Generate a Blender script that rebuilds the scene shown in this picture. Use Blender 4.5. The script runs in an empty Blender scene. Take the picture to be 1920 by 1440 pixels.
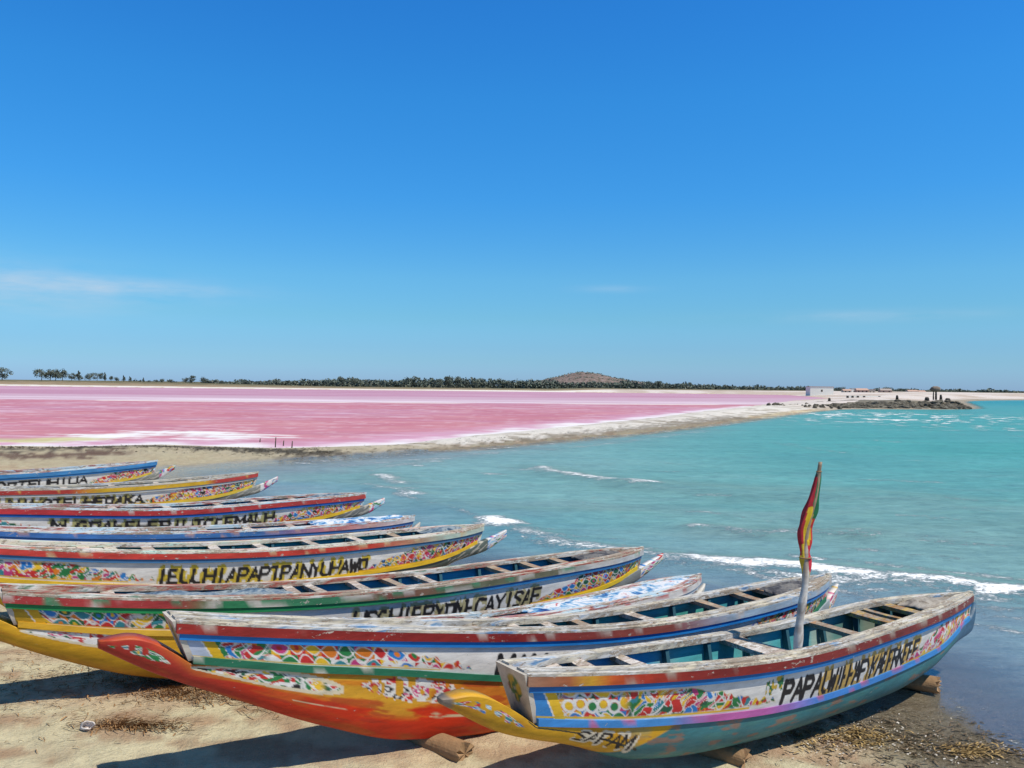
import bpy, math, random
import numpy as np
from mathutils import Vector
random.seed(7); RNG = np.random.default_rng(7)
S = bpy.context.scene; COL = S.collection

# ------------------------------------------------------------------ camera
FPX, CAMH, ROLL = 1550.0, 3.6, 0.0109          # photograph is 1920 px wide
cam_d = bpy.data.cameras.new("camera"); cam = bpy.data.objects.new("camera", cam_d); COL.objects.link(cam)
cam_d.sensor_width = 36.0; cam_d.lens = 36.0 * FPX / 1920.0
cam_d.clip_start = 0.1; cam_d.clip_end = 9000
cam.location = (0, 0, CAMH)
cam.rotation_mode = 'XYZ'
from mathutils import Matrix
cam.matrix_world = Matrix.Translation((0, 0, CAMH)) @ Matrix.Rotation(math.radians(90) + 2.5 / FPX, 4, 'X') @ Matrix.Rotation(ROLL, 4, 'Z')
S.camera = cam

# ------------------------------------------------------------------ world, sun, exposure
SUN_EL = math.radians(60); SUN_DIR = Vector((0.80, -0.45, 0)).normalized()
W = bpy.data.worlds.new("World"); S.world = W; W.use_nodes = True
nt = W.node_tree; nt.nodes.clear()
wo = nt.nodes.new('ShaderNodeOutputWorld'); bg = nt.nodes.new('ShaderNodeBackground'); sky = nt.nodes.new('ShaderNodeTexSky')
sky.sky_type = 'NISHITA'; sky.sun_disc = False
sky.sun_elevation = SUN_EL; sky.sun_rotation = math.atan2(SUN_DIR.x, SUN_DIR.y)
sky.altitude = 0; sky.air_density = 1.0; sky.dust_density = 0.3; sky.ozone_density = 2.0
bg.inputs['Strength'].default_value = 0.115
hsv = nt.nodes.new('ShaderNodeHueSaturation'); hsv.inputs['Saturation'].default_value = 1.25; hsv.inputs['Hue'].default_value = 0.497
nt.links.new(sky.outputs[0], hsv.inputs['Color'])
# clear tropical air: the Nishita sky shifted to a deeper, cleaner blue, by elevation only (same all the way round)
tr_ = nt.nodes.new('ShaderNodeValToRGB'); el_ = tr_.color_ramp.elements
SKYT = [(0, (.40, .71, 1.55)), (.03, (.385, .70, 1.22)), (.045, (.39, .70, 1.15)), (.08, (.425, .784, 1.05)), (.126, (.47, .90, 1.14)), (.219, (.36, .973, 1.36)), (.326, (.345, 1.07, 1.50)), (.418, (.32, 1.05, 1.57)), (.65, (.45, .80, .95)), (1.0, (.62, .64, .58))]
while len(el_) < len(SKYT): el_.new(.5)
for e_, (p_, c_) in zip(el_, SKYT): e_.position = p_; e_.color = (*[v_ / 1.6 for v_ in c_], 1)
mul_ = nt.nodes.new('ShaderNodeMixRGB'); mul_.blend_type = 'MULTIPLY'; mul_.inputs[0].default_value = 1.0; nt.links.new(hsv.outputs[0], mul_.inputs[1]); nt.links.new(tr_.outputs[0], mul_.inputs[2])
gain_ = nt.nodes.new('ShaderNodeVectorMath'); gain_.operation = 'SCALE'; gain_.inputs['Scale'].default_value = 1.6; nt.links.new(mul_.outputs[0], gain_.inputs[0])
# thin wisps of cirrus low in the sky: stretched noise in azimuth / elevation
tc = nt.nodes.new('ShaderNodeTexCoord'); sep = nt.nodes.new('ShaderNodeSeparateXYZ'); nt.links.new(tc.outputs['Generated'], sep.inputs[0]); nt.links.new(sep.outputs[2], tr_.inputs[0])
def wmath(op, a, b=None, c=None):
    n = nt.nodes.new('ShaderNodeMath'); n.operation = op
    for i, v in enumerate((a, b, c)):
        if v is None: continue
        if isinstance(v, (int, float)): n.inputs[i].default_value = v
        else: nt.links.new(v, n.inputs[i])
    return n.outputs[0]
az = wmath('ARCTAN2', sep.outputs[0], sep.outputs[1])
def wisp(a0, e0, sa, se, amt):
    da = wmath('DIVIDE', wmath('SUBTRACT', az, a0), sa); de = wmath('DIVIDE', wmath('SUBTRACT', sep.outputs[2], e0), se)
    r = wmath('ADD', wmath('MULTIPLY', da, da), wmath('MULTIPLY', de, de))
    return wmath('MULTIPLY', wmath('POWER', 2.718, wmath('MULTIPLY', r, -1.0)), amt)
comb = nt.nodes.new('ShaderNodeCombineXYZ')
nt.links.new(wmath('MULTIPLY', az, 9.0), comb.inputs[0]); nt.links.new(wmath('MULTIPLY', sep.outputs[2], 46.0), comb.inputs[1])
cn = nt.nodes.new('ShaderNodeTexNoise'); cn.inputs['Scale'].default_value = 1.0; cn.inputs['Detail'].default_value = 7; cn.inputs['Roughness'].default_value = 0.55
nt.links.new(comb.outputs[0], cn.inputs['Vector'])
cr = nt.nodes.new('ShaderNodeMapRange'); cr.inputs[1].default_value = 0.33; cr.inputs[2].default_value = 0.70
nt.links.new(cn.outputs[0], cr.inputs[0])
ms = None
for a in [(-0.60, 0.094, .16, .026, .80), (-0.48, .100, .14, .012, .55), (-0.42, 0.102, .10, .007, .40), (0.12, 0.116, .04, .004, .34), (0.40, 0.081, .12, .006, .42),
          (1.5, 0.10, .3, .015, .5), (-1.6, 0.12, .3, .015, .5), (2.9, .1, .4, .015, .5)]:
    w_ = wisp(*a); ms = w_ if ms is None else wmath('ADD', ms, w_)
cmask = wmath('MULTIPLY', wmath('MULTIPLY', ms, cr.outputs[0]), 1.0)
cmix = nt.nodes.new('ShaderNodeMixRGB'); nt.links.new(cmask, cmix.inputs[0]); nt.links.new(gain_.outputs[0], cmix.inputs[1]); cmix.inputs[2].default_value = (4.0, 5.5, 7.0, 1)
nt.links.new(cmix.outputs[0], bg.inputs['Color']); nt.links.new(bg.outputs[0], wo.inputs['Surface'])
sun_d = bpy.data.lights.new("sun", 'SUN'); sun = bpy.data.objects.new("sun", sun_d); COL.objects.link(sun)
sun_d.energy = 5.0; sun_d.angle = math.radians(0.5); sun_d.color = (1, .93, .80)
to_sun = Vector((SUN_DIR.x * math.cos(SUN_EL), SUN_DIR.y * math.cos(SUN_EL), math.sin(SUN_EL)))
sun.rotation_euler = (-to_sun).to_track_quat('-Z', 'Y').to_euler(); sun.location = to_sun * 50
S.view_settings.view_transform = 'Standard'; S.view_settings.look = 'None'; S.view_settings.gamma = 1.0
S.view_settings.use_curve_mapping = False; S.view_settings.exposure = 0.0
S.cycles.max_bounces = 6; S.cycles.transparent_max_bounces = 8

# ------------------------------------------------------------------ helpers
def at(px, py, z=0.0):
    a, b = px - 960, py - 722.5
    u = a * math.cos(ROLL) + b * math.sin(ROLL); v = -a * math.sin(ROLL) + b * math.cos(ROLL)
    d = FPX * (CAMH - z) / v
    return (u * d / FPX, d)
def at_depth(px, py, d):
    a, b = px - 960, py - 722.5
    u = a * math.cos(ROLL) + b * math.sin(ROLL); v = -a * math.sin(ROLL) + b * math.cos(ROLL)
    return (u * d / FPX, d, CAMH - v * d / FPX)
def tag(o, label=None, cat=None, group=None, kind=None):
    if label: o['label'] = label
    if cat: o['category'] = cat
    if group: o['group'] = group
    if kind: o['kind'] = kind
    return o
def empty(name, loc=(0, 0, 0), rz=0.0):
    o = bpy.data.objects.new(name, None); COL.objects.link(o); o.location = loc; o.rotation_euler = (0, 0, rz); o.empty_display_size = .2
    return o
def mk(name, V, Fq, mat, parent=None, col=None, smooth=True, extra=None, kind=None):
    """one mesh object; Fq is a list of faces or an (n,4)/(n,3) array"""
    me = bpy.data.meshes.new(name)
    V = np.asarray(V, np.float32).reshape(-1, 3)
    if isinstance(Fq, np.ndarray):
        k = Fq.shape[1]; n = len(Fq)
        me.vertices.add(len(V)); me.vertices.foreach_set('co', V.ravel())
        me.loops.add(n * k); me.loops.foreach_set('vertex_index', Fq.astype(np.int32).ravel())
        me.polygons.add(n); me.polygons.foreach_set('loop_start', np.arange(0, n * k, k, dtype=np.int32))
        me.update(calc_edges=True); me.validate()
    else:
        me.from_pydata(V.tolist(), [], [list(map(int, f)) for f in Fq]); me.update()
    if col is not None:
        c = np.ones((len(V), 4), np.float32); c[:, :3] = np.asarray(col, np.float32).reshape(-1, 3)
        a = me.color_attributes.new('paint', 'FLOAT_COLOR', 'POINT'); a.data.foreach_set('color', c.ravel())
    for k_, arr in (extra or {}).items():
        a = me.attributes.new(k_, 'FLOAT', 'POINT'); a.data.foreach_set('value', np.asarray(arr, np.float32).ravel())
    if smooth: me.polygons.foreach_set('use_smooth', np.ones(len(me.polygons), bool))
    for m in (mat if isinstance(mat, (list, tuple)) else [mat]): me.materials.append(m)
    o = bpy.data.objects.new(name, me); COL.objects.link(o)
    if parent is not None: o.parent = parent
    if kind: o['kind'] = kind
    return o
def grid_faces(nu, nv, off=0, wrap=False):
    i = np.arange(nu - 1)[:, None]; j = np.arange(nv if wrap else nv - 1)[None, :]
    j2 = (j + 1) % nv
    a = i * nv + j; b = (i + 1) * nv + j; c = (i + 1) * nv + j2; d = i * nv + j2
    return np.stack([a, b, c, d], -1).reshape(-1, 4) + off
def sweep(P):
    """P (nu,k,3): tube of closed sections with end caps -> V, faces list"""
    nu, k, _ = P.shape
    F_ = grid_faces(nu, k, 0, True).tolist()
    F_.append(list(range(k))); F_.append([(nu - 1) * k + i for i in range(k)][::-1])
    return P.reshape(-1, 3), F_
def nspline(xk, yk, x):
    xk = np.asarray(xk, float); yk = np.asarray(yk, float); x = np.asarray(x, float)
    n = len(xk); h = np.diff(xk); A = np.eye(n); r = np.zeros(n)
    for i in range(1, n - 1):
        A[i, i - 1] = h[i - 1]; A[i, i] = 2 * (h[i - 1] + h[i]); A[i, i + 1] = h[i]; r[i] = 6 * ((yk[i + 1] - yk[i]) / h[i] - (yk[i] - yk[i - 1]) / h[i - 1])
    A[0, 1] = -1; A[-1, -2] = -1
    M = np.linalg.solve(A, r); j = np.clip(np.searchsorted(xk, x) - 1, 0, n - 2)
    a = xk[j + 1] - x; b = x - xk[j]; hh = h[j]
    return (M[j] * a**3 + M[j + 1] * b**3) / (6 * hh) + (yk[j] / hh - M[j] * hh / 6) * a + (yk[j + 1] / hh - M[j + 1] * hh / 6) * b
def pchip(xk, yk, x):
    xk = np.asarray(xk, float); yk = np.asarray(yk, float); x = np.clip(np.asarray(x, float), xk[0], xk[-1])
    h = np.diff(xk); d = np.diff(yk) / h; m = np.zeros(len(xk)); m[0] = d[0]; m[-1] = d[-1]
    for i in range(1, len(xk) - 1):
        if d[i - 1] * d[i] > 0:
            w1 = 2 * h[i] + h[i - 1]; w2 = h[i] + 2 * h[i - 1]; m[i] = (w1 + w2) / (w1 / d[i - 1] + w2 / d[i])
    j = np.clip(np.searchsorted(xk, x, 'right') - 1, 0, len(xk) - 2); t = (x - xk[j]) / h[j]
    return (yk[j] * (1 + 2 * t) * (1 - t)**2 + m[j] * h[j] * t * (1 - t)**2 + yk[j + 1] * t * t * (3 - 2 * t) + m[j + 1] * h[j] * t * t * (t - 1))
def sstep(a, b, x):
    t = np.clip((x - a) / (b - a), 0, 1); return t * t * (3 - 2 * t)
_perm = np.random.default_rng(3).random((256, 256))
def vnoise(x, y):
    xi = np.floor(x).astype(int); yi = np.floor(y).astype(int); fx = x - xi; fy = y - yi
    fx = fx * fx * (3 - 2 * fx); fy = fy * fy * (3 - 2 * fy)
    g = lambda a, b: _perm[a & 255, b & 255]
    return (g(xi, yi) * (1 - fx) + g(xi + 1, yi) * fx) * (1 - fy) + (g(xi, yi + 1) * (1 - fx) + g(xi + 1, yi + 1) * fx) * fy
def fbm(x, y, o=4):
    s = 0; a = .5; t = 0
    for k in range(o):
        s = s + a * vnoise(x * 2**k + 17.3 * k, y * 2**k + 9.1 * k); t += a; a *= .5
    return s / t

# ------------------------------------------------------------------ materials
class NT:
    def __init__(s, name):
        s.m = bpy.data.materials.new(name); s.m.use_nodes = True; s.t = s.m.node_tree; s.n = s.t.nodes
        s.p = s.n['Principled BSDF']; s.out = s.n['Material Output']
    def new(s, k, **kw):
        n = s.n.new('ShaderNode' + k)
        for a, v in kw.items():
            if a in n.inputs.keys(): n.inputs[a].default_value = v
            else: setattr(n, a, v)
        return n
    def link(s, a, b): s.t.links.new(a, b)
    def coord(s, scale, kind='Object'):
        tc = s.new('TexCoord'); mp = s.new('Mapping'); mp.inputs['Scale'].default_value = scale; s.link(tc.outputs[kind], mp.inputs[0]); return mp.outputs[0]
    def noise(s, vec, scale, detail=5, rough=.6, dist=0):
        n = s.new('TexNoise'); n.inputs['Scale'].default_value = scale; n.inputs['Detail'].default_value = detail; n.inputs['Roughness'].default_value = rough; n.inputs['Distortion'].default_value = dist
        if vec is not None: s.link(vec, n.inputs['Vector'])
        return n.outputs[0]
    def rng(s, v, a, b, c=0., d=1.):
        n = s.new('MapRange'); n.clamp = True
        for i, x in zip((1, 2, 3, 4), (a, b, c, d)): n.inputs[i].default_value = x
        s.link(v, n.inputs[0]); return n.outputs[0]
    def mix(s, f, a, b, mode='MIX'):
        n = s.new('MixRGB', blend_type=mode)
        for i, v in enumerate((f, a, b)):
            if isinstance(v, (int, float)): n.inputs[i].default_value = v
            elif isinstance(v, tuple): n.inputs[i].default_value = (*v, 1)
            else: s.link(v, n.inputs[i])
        return n.outputs[0]
    def math(s, op, a, b=0.):
        n = s.new('Math', operation=op)
        for i, v in enumerate((a, b)):
            if isinstance(v, (int, float)): n.inputs[i].default_value = v
            else: s.link(v, n.inputs[i])
        return n.outputs[0]
    def ramp(s, v, stops, interp='LINEAR'):
        n = s.new('ValToRGB'); e = n.color_ramp; e.interpolation = interp
        while len(e.elements) < len(stops): e.elements.new(.5)
        for el, (p, c) in zip(e.elements, stops): el.position = p; el.color = (*c, 1)
        s.link(v, n.inputs[0]); return n.outputs[0]
    def attr(s, name):
        n = s.new('Attribute'); n.attribute_name = name; return n
    def bump(s, h, strength=.3, dist=.01):
        n = s.new('Bump'); n.inputs['Strength'].default_value = strength; n.inputs['Distance'].default_value = dist; s.link(h, n.inputs['Height']); s.link(n.outputs[0], s.p.inputs['Normal']); return n
    def base(s, c, rough=.6, spec=.4):
        if isinstance(c, tuple): s.p.inputs['Base Color'].default_value = (*c, 1)
        else: s.link(c, s.p.inputs['Base Color'])
        if isinstance(rough, (int, float)): s.p.inputs['Roughness'].default_value = rough
        else: s.link(rough, s.p.inputs['Roughness'])
        s.p.inputs['Specular IOR Level'].default_value = spec
        return s.m
def paint_material(name, chip=.66, chipcol=(.50, .46, .40), grime=.35):
    t = NT(name); c = t.attr('paint').outputs['Color']
    v = t.coord((1, 1, 1)); vs = t.coord((.35, 1.6, 1.6))
    g = t.rng(t.noise(vs, 7, 6, .7), .3, .7, 1 - grime, 1.06)
    c2 = t.mix(1., c, g, 'MULTIPLY')
    n1 = t.noise(t.coord((.45, 1, 1)), 26, 7, .72); n2 = t.noise(v, 2.2, 3, .5)
    m = t.math('ADD', n1, t.math('MULTIPLY', t.math('SUBTRACT', n2, .5), .35))
    cm = t.rng(m, chip, chip + .025)
    wood = t.mix(t.noise(vs, 40, 4, .6), chipcol, tuple(x * .45 for x in chipcol))
    c3 = t.mix(cm, c2, wood)
    dk = t.rng(t.noise(v, 60, 5, .7), .64, .70)
    c4 = t.mix(t.math('MULTIPLY', dk, .6), c3, (.05, .04, .035))
    t.base(c4, t.rng(n1, .3, .7, .38, .7), .35)
    t.bump(t.math('ADD', t.math('MULTIPLY', cm, -.5), t.noise(vs, 30, 5, .65)), .35, .006)
    return t.m
M_PAINT = paint_material('hull_paint', .68)
M_RAILPAINT = paint_material('rail_paint', .615, (.55, .47, .40), .45)
def worn_wood(name, cols, sc=6., chip=.50):
    """weathered board: bare grey wood with flakes of several old paints"""
    t = NT(name); vs = t.coord((.22, 1.4, 1.4)); v = t.coord((.5, 1, 1))
    grain = t.noise(t.coord((.05, 1.5, 1.5)), 60, 6, .7, .4)
    wood = t.ramp(grain, [(.25, (.12, .085, .06)), (.5, (.30, .24, .18)), (.75, (.48, .42, .35))])
    f = t.noise(vs, sc, 4, .6, .3); pc = t.ramp(f, [(.24 + .52 * i / max(1, len(cols) - 1), c) for i, c in enumerate(cols)])
    m = t.math('ADD', t.noise(v, 24, 7, .75), t.math('MULTIPLY', t.math('SUBTRACT', t.noise(v, 3, 2, .5), .5), .5))
    cm = t.rng(m, chip, chip + .05)
    c = t.mix(cm, pc, wood)
    dk = t.rng(t.noise(v, 70, 4, .6), .62, .7)
    c = t.mix(t.math('MULTIPLY', dk, .7), c, (.06, .04, .03))
    t.base(c, .75, .25); t.bump(t.math('ADD', grain, t.math('MULTIPLY', cm, -.6)), .6, .008)
    return t.m
WH, CR, GY, RB, LB, BL = (.60, .58, .54), (.54, .48, .36), (.33, .31, .28), (.26, .075, .05), (.36, .52, .62), (.06, .22, .50)
RE, BU = (.30, .05, .035), (.10, .24, .42)
M_GUN = worn_wood('gunwale_cream', [RE, WH, CR, GY, WH, BU, RB], 7, .53)
M_GUNB = worn_wood('gunwale_blue_white', [BU, WH, LB, WH, RE, LB, WH], 7, .53)
M_GUNR = worn_wood('gunwale_brown', [RB, (.30, .22, .16), RE, (.40, .33, .26), WH, (.10, .20, .13), RB], 7, .51)
YEL_ = (.55, .40, .08)
M_GUNG = worn_wood('gunwale_mint', [WH, (.45, .62, .55), CR, WH, (.5, .14, .08), YEL_], 7, .53)
M_THW = worn_wood('thwart_wood', [(.34, .22, .12), (.46, .36, .26), (.30, .16, .08), (.50, .44, .36)], 5, .47)
M_THWY = worn_wood('thwart_ochre', [(.42, .24, .05), (.5, .36, .12), (.26, .13, .05), (.45, .38, .26)], 5, .5)
M_THWG = worn_wood('thwart_grey', [(.5, .46, .42), (.62, .58, .54), (.36, .27, .22), (.55, .5, .46)], 5, .5)
def simple(name, c, rough=.7, var=.25, sc=8., bump=.3, spec=.3):
    t = NT(name); n = t.noise(t.coord((1, 1, 1)), sc, 5, .65)
    t.base(t.mix(n, tuple(x * (1 - var) for x in c), tuple(min(.9, x * (1 + var)) for x in c)), rough, spec); t.bump(t.noise(t.coord((1, 1, 1)), sc * 4, 4, .6), bump, .01); return t.m
M_RIB = simple('rib_dark_paint', (.03, .10, .13), .6, .4)
M_LOG = simple('driftwood_log', (.27, .165, .085), .85, .55, 6, .9)

# ------------------------------------------------------------------ the painter: colours on the planks, metre by metre
RED, YEL, GRN, BLU, ORG, WHT, MAG, BLK = (.55, .03, .03), (.78, .48, .03), (.02, .20, .06), (.02, .20, .55), (.72, .20, .02), (.76, .74, .71), (.55, .05, .20), (.016, .016, .02)
TEA, LBL, DGR, PNK = (.03, .23, .28), (.28, .52, .66), (.015, .11, .06), (.70, .30, .35)
def ornament(u, v, H, seed, pal=None, cell=.088, rings=None):
    """painted scroll-work: leaf-shaped patches of colour with interlacing white strands; u, v in metres"""
    r = np.random.default_rng(seed)
    pal = pal or [RED, RED, RED, YEL, YEL, GRN, GRN, ORG, BLU, MAG, GRN, DGR, TEA]
    sh = u.shape; u = u.ravel(); v = v.ravel()
    uw = u + .028 * np.sin(v * 37 + u * 9) + .05 * (vnoise(u * 9, v * 9 + seed) - .5); vw = v + .022 * np.sin(u * 31 + 1.7 * np.sin(u * 7)) + .04 * (vnoise(u * 10 + 50, v * 10) - .5)
    u0, u1 = u.min() - .1, u.max() + .1
    n = int(max(6, (u1 - u0) * (H + .15) / (cell * cell * .55)))
    pu = r.uniform(u0, u1, n); pv = r.uniform(-.06, H + .06, n); pc = np.array(pal)[r.integers(0, len(pal), n)]
    an = r.uniform(.2, 1.0, n); ca, sa = np.cos(an), np.sin(an)
    out = np.zeros((len(u), 3)); order = np.argsort(uw); step = 2500
    ps = np.argsort(pu); pu, pv, pc, ca, sa = pu[ps], pv[ps], pc[ps], ca[ps], sa[ps]
    for k in range(0, len(u), step):
        ix = order[k:k + step]; lo, hi = np.searchsorted(pu, [uw[ix].min() - .22, uw[ix].max() + .22])
        if hi - lo < 3: lo, hi = 0, n
        du = uw[ix, None] - pu[None, lo:hi]; dv = vw[ix, None] - pv[None, lo:hi]
        a = du * ca[lo:hi] + dv * sa[lo:hi]; b = -du * sa[lo:hi] + dv * ca[lo:hi]
        D = np.hypot(a * .62, b * 1.25); p = np.argpartition(D, 1, axis=1)[:, :2]; dd = np.take_along_axis(D, p, 1)
        f = np.where(dd[:, 0] < dd[:, 1], 0, 1); i1 = p[np.arange(len(ix)), f]; d1 = dd.min(1); d2 = dd.max(1)
        c = pc[lo:hi][i1]; w = sstep(.0085, .0035, d2 - d1)[:, None] * .9 * (vnoise(uw[ix] * 11, vw[ix] * 11 + seed) > .34)[:, None]
        out[ix] = c * (1 - w) + np.array(WHT) * w
    # interlaced hand-painted chains: crossing wavy strands with a different colour in every lens between them
    per = .15 * cell / .088; kk = 2 * np.pi / per; ub = u + .055 * (vnoise(u * 7, v * 7 + seed) - .5) + .35 * (v - H / 2); vb = v + .048 * (vnoise(u * 8 + 31, v * 8) - .5)
    rh_ = H / 3.; ro = np.floor(vb / rh_); lv = vb / rh_ - ro - .5; sn_ = .46 * np.sin(kk * ub / 2 + ro * 1.3)
    up_ = lv > np.abs(sn_); lo_ = lv < -np.abs(sn_); cellid = np.floor((kk * ub / 2 + ro * 1.3) / np.pi) * 7 + ro * 13 + np.where(up_, 3, np.where(lo_, 5, 0))
    cb = np.array(pal)[(np.abs(np.sin(cellid * 12.9898 + seed) * 43758.5) % 1 * len(pal)).astype(int)]
    dl_ = np.minimum(np.abs(lv - sn_), np.abs(lv + sn_)) * rh_; lw_ = (sstep(.0085, .0035, dl_ * .8) * .92)[:, None]; cb = cb * (1 - lw_) + np.array(WHT) * lw_
    dot_ = (sstep(.17, .12, np.hypot(((kk * ub / 2 + ro * 1.3) / np.pi) % 1 - .5, lv * .8)) * (np.sin(cellid * 3.7) > .1))[:, None]; cb = cb * (1 - dot_) + np.array(pal)[(cellid.astype(int) * 5 + 2) % len(pal)] * dot_
    mb = sstep(.40, .50, vnoise(u * 1.3 + seed * .37, v * 1.5))[:, None] ; out = out * (1 - mb) + cb * mb
    for q in range(1):
        ph = r.uniform(0, 6); f = r.uniform(15, 21)
        cv = H * (.5 + (.28 - .04 * q) * np.sin(f * u + ph + 1.4 * np.sin(u * 3.1 + q)))
        w = sstep(.013, .007, np.abs(v - cv) / np.sqrt(1 + (H * .25 * f * np.cos(f * u + ph))**2) * 1.25) * (vnoise(u * 6 + q * 9, v * 5 + seed) > .50)
        out = out * (1 - w[:, None]) + np.array(WHT) * w[:, None]
    if rings:
        for cu, cv, rr in rings:
            d = np.hypot((u - cu) * .9, v - cv); i = sstep(rr * .62, rr * .5, d)[:, None]
            out = out * (1 - i) + np.array(GRN if int(cu * 97) % 2 else YEL) * i
            w = sstep(rr * .24, rr * .14, np.abs(d - rr * .8))[:, None]; out = out * (1 - w) + np.array(WHT) * w
    return out.reshape(*sh, 3)
GL = {'A': [(0, 0, .5, 1), (.5, 1, 1, 0), (.2, .36, .8, .36)], 'P': [(0, 0, 0, 1), (0, 1, .75, 1), (.75, 1, .95, .78), (.95, .78, .75, .48), (.75, .48, 0, .48)],
      'H': [(0, 0, 0, 1), (1, 0, 1, 1), (0, .5, 1, .5)], 'I': [(.5, 0, .5, 1)], 'U': [(0, 1, 0, .2), (0, .2, .3, 0), (.3, 0, .8, 0), (.8, 0, 1, .2), (1, .2, 1, 1)],
      'W': [(0, 1, .25, 0), (.25, 0, .5, .7), (.5, .7, .75, 0), (.75, 0, 1, 1)], 'E': [(0, 0, 0, 1), (0, 1, 1, 1), (0, .5, .8, .5), (0, 0, 1, 0)],
      'F': [(0, 0, 0, 1), (0, 1, 1, 1), (0, .5, .8, .5)], 'K': [(0, 0, 0, 1), (0, .45, 1, 1), (.2, .55, 1, 0)], 'R': [(0, 0, 0, 1), (0, 1, .8, 1), (.8, 1, .9, .75), (.9, .75, .7, .5), (.7, .5, 0, .5), (.4, .5, 1, 0)],
      'Y': [(0, 1, .5, .5), (1, 1, .5, .5), (.5, .5, .5, 0)], 'N': [(0, 0, 0, 1), (0, 1, 1, 0), (1, 0, 1, 1)], 'M': [(0, 0, 0, 1), (0, 1, .5, .4), (.5, .4, 1, 1), (1, 1, 1, 0)],
      'S': [(1, .85, .7, 1), (.7, 1, .2, 1), (.2, 1, 0, .75), (0, .75, 1, .3), (1, .3, .8, 0), (.8, 0, 0, .08)], 'D': [(0, 0, 0, 1), (0, 1, .7, 1), (.7, 1, 1, .6), (1, .6, 1, .4), (1, .4, .7, 0), (.7, 0, 0, 0)],
      'O': [(.1, .1, .1, .9), (.1, .9, .9, .9), (.9, .9, .9, .1), (.9, .1, .1, .1)], 'C': [(1, .9, .2, 1), (.2, 1, 0, .7), (0, .7, 0, .3), (0, .3, .2, 0), (.2, 0, 1, .1)],
      'T': [(.5, 0, .5, 1), (0, 1, 1, 1)], 'L': [(0, 1, 0, 0), (0, 0, 1, 0)], 'V': [(0, 1, .5, 0), (.5, 0, 1, 1)], 'G': [(1, .85, .3, 1), (.3, 1, 0, .6), (0, .6, .1, .1), (.1, .1, 1, 0), (1, 0, 1, .45), (1, .45, .6, .45)]}
def letters(col, u, v, text, u0, u1, v0, v1, slant=.2, th=.028, w0=None, halo=None, gap=.26):
    """brush-painted capitals from u0 to u1; w0: (first letter width, last) to let them shrink"""
    n = len(text); ws = np.linspace(*(w0 or (1, 1)), n); ws = ws / ws.sum() * (u1 - u0); x = u0
    for ch, w in zip(text, ws):
        lw = w * (1 - gap); m = (u > x - .08) & (u < x + w + .14)
        if m.any() and ch in GL:
            hh = (v1 - v0); uu = u[m] - slant * (v[m] - v0); vv = v[m]; d = np.full(uu.shape, 9.)
            for a, b, c, e in GL[ch]:
                ax, ay, bx, by = x + a * lw, v0 + b * hh, x + c * lw, v0 + e * hh
                tt = np.clip(((uu - ax) * (bx - ax) + (vv - ay) * (by - ay)) / ((bx - ax)**2 + (by - ay)**2 + 1e-9), 0, 1)
                d = np.minimum(d, np.hypot(uu - ax - tt * (bx - ax), vv - ay - tt * (by - ay)) * (1.0 if abs(bx - ax) < .4 * abs(by - ay) else 1.25))
            c0 = col[m]
            if halo is not None:
                k = (sstep(th + .02, th + .01, d) * (vnoise(uu * 14, vv * 9) > .45))[:, None]; c0 = c0 * (1 - k) + np.array(halo) * k
            k = sstep(th * .5 + .006, th * .5 - .003, d)[:, None]; c0 = c0 * (1 - k) + np.array(BLK) * k
            col[m] = c0
        x += w
    return col

# ------------------------------------------------------------------ ground: beach, salt spit, far shore (one sheet to the horizon)
def pl(pts, z=0.): return [at(x, y, z) for x, y in pts]
SEA = np.array([(6.6, -60), (5.7, 2), (5.3, 6), (4.95, 8.0), (4.80, 9.1), (4.95, 9.9), (4.8, 11.0), (3.9, 12.2), (2.4, 13.3), (.8, 14.6), (-.6, 15.8), (-2.6, 17.8), (-4.6, 20.2), (-6.8, 22.6), (-9.2, 25.6), (-11.4, 29.)]
    + pl([(333, 884), (400, 879), (500, 870), (640, 860), (760, 850), (900, 839), (1000, 830), (1120, 819), (1240, 808), (1380, 790), (1460, 779), (1520, 771), (1580, 766.5), (1700, 767.5), (1822, 767.5), (1830, 764), (1812, 757), (1802, 751.5), (1920, 750), (2100, 750.5), (2600, 752)]) + [(1500, 330), (1500, -60)])
def chaikin(P, a, b, n=2):
    for _ in range(n):
        Q = []
        for i in range(len(P)):
            p, q = P[i], P[(i + 1) % len(P)]
            Q += [p * .75 + q * .25, p * .25 + q * .75]
        P = np.array(Q)
    return P
SEA = chaikin(SEA, 0, 0)
LZ = .10
LAKE = np.array(pl([(-900, 826), (-300, 834), (0, 836), (130, 838), (300, 834), (420, 838), (520, 841), (640, 838), (760, 833), (900, 817), (1000, 807), (1100, 797), (1240, 783), (1330, 771), (1400, 764), (1440, 758.6), (1500, 751), (1560, 746.5), (1480, 740.6), (1240, 737.3), (960, 734.2), (640, 731.0), (300, 727), (0, 723.3), (-500, 717.2), (-900, 713.6)], LZ))
def sd_poly(P, X, Y):
    """signed distance, negative inside"""
    d = np.full(X.shape, 1e18); ins = np.zeros(X.shape, bool); n = len(P)
    for i in range(n):
        ax, ay = P[i]; bx, by = P[(i + 1) % n]; ex, ey = bx - ax, by - ay
        t = np.clip(((X - ax) * ex + (Y - ay) * ey) / (ex * ex + ey * ey + 1e-12), 0, 1)
        d = np.minimum(d, (X - ax - t * ex)**2 + (Y - ay - t * ey)**2)
        c = ((ay > Y) != (by > Y)); xi = ax + (Y - ay) * ex / (ey if abs(ey) > 1e-9 else 1e-9); ins ^= c & (X < xi)
    d = np.sqrt(d); return np.where(ins, -d, d)
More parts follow.
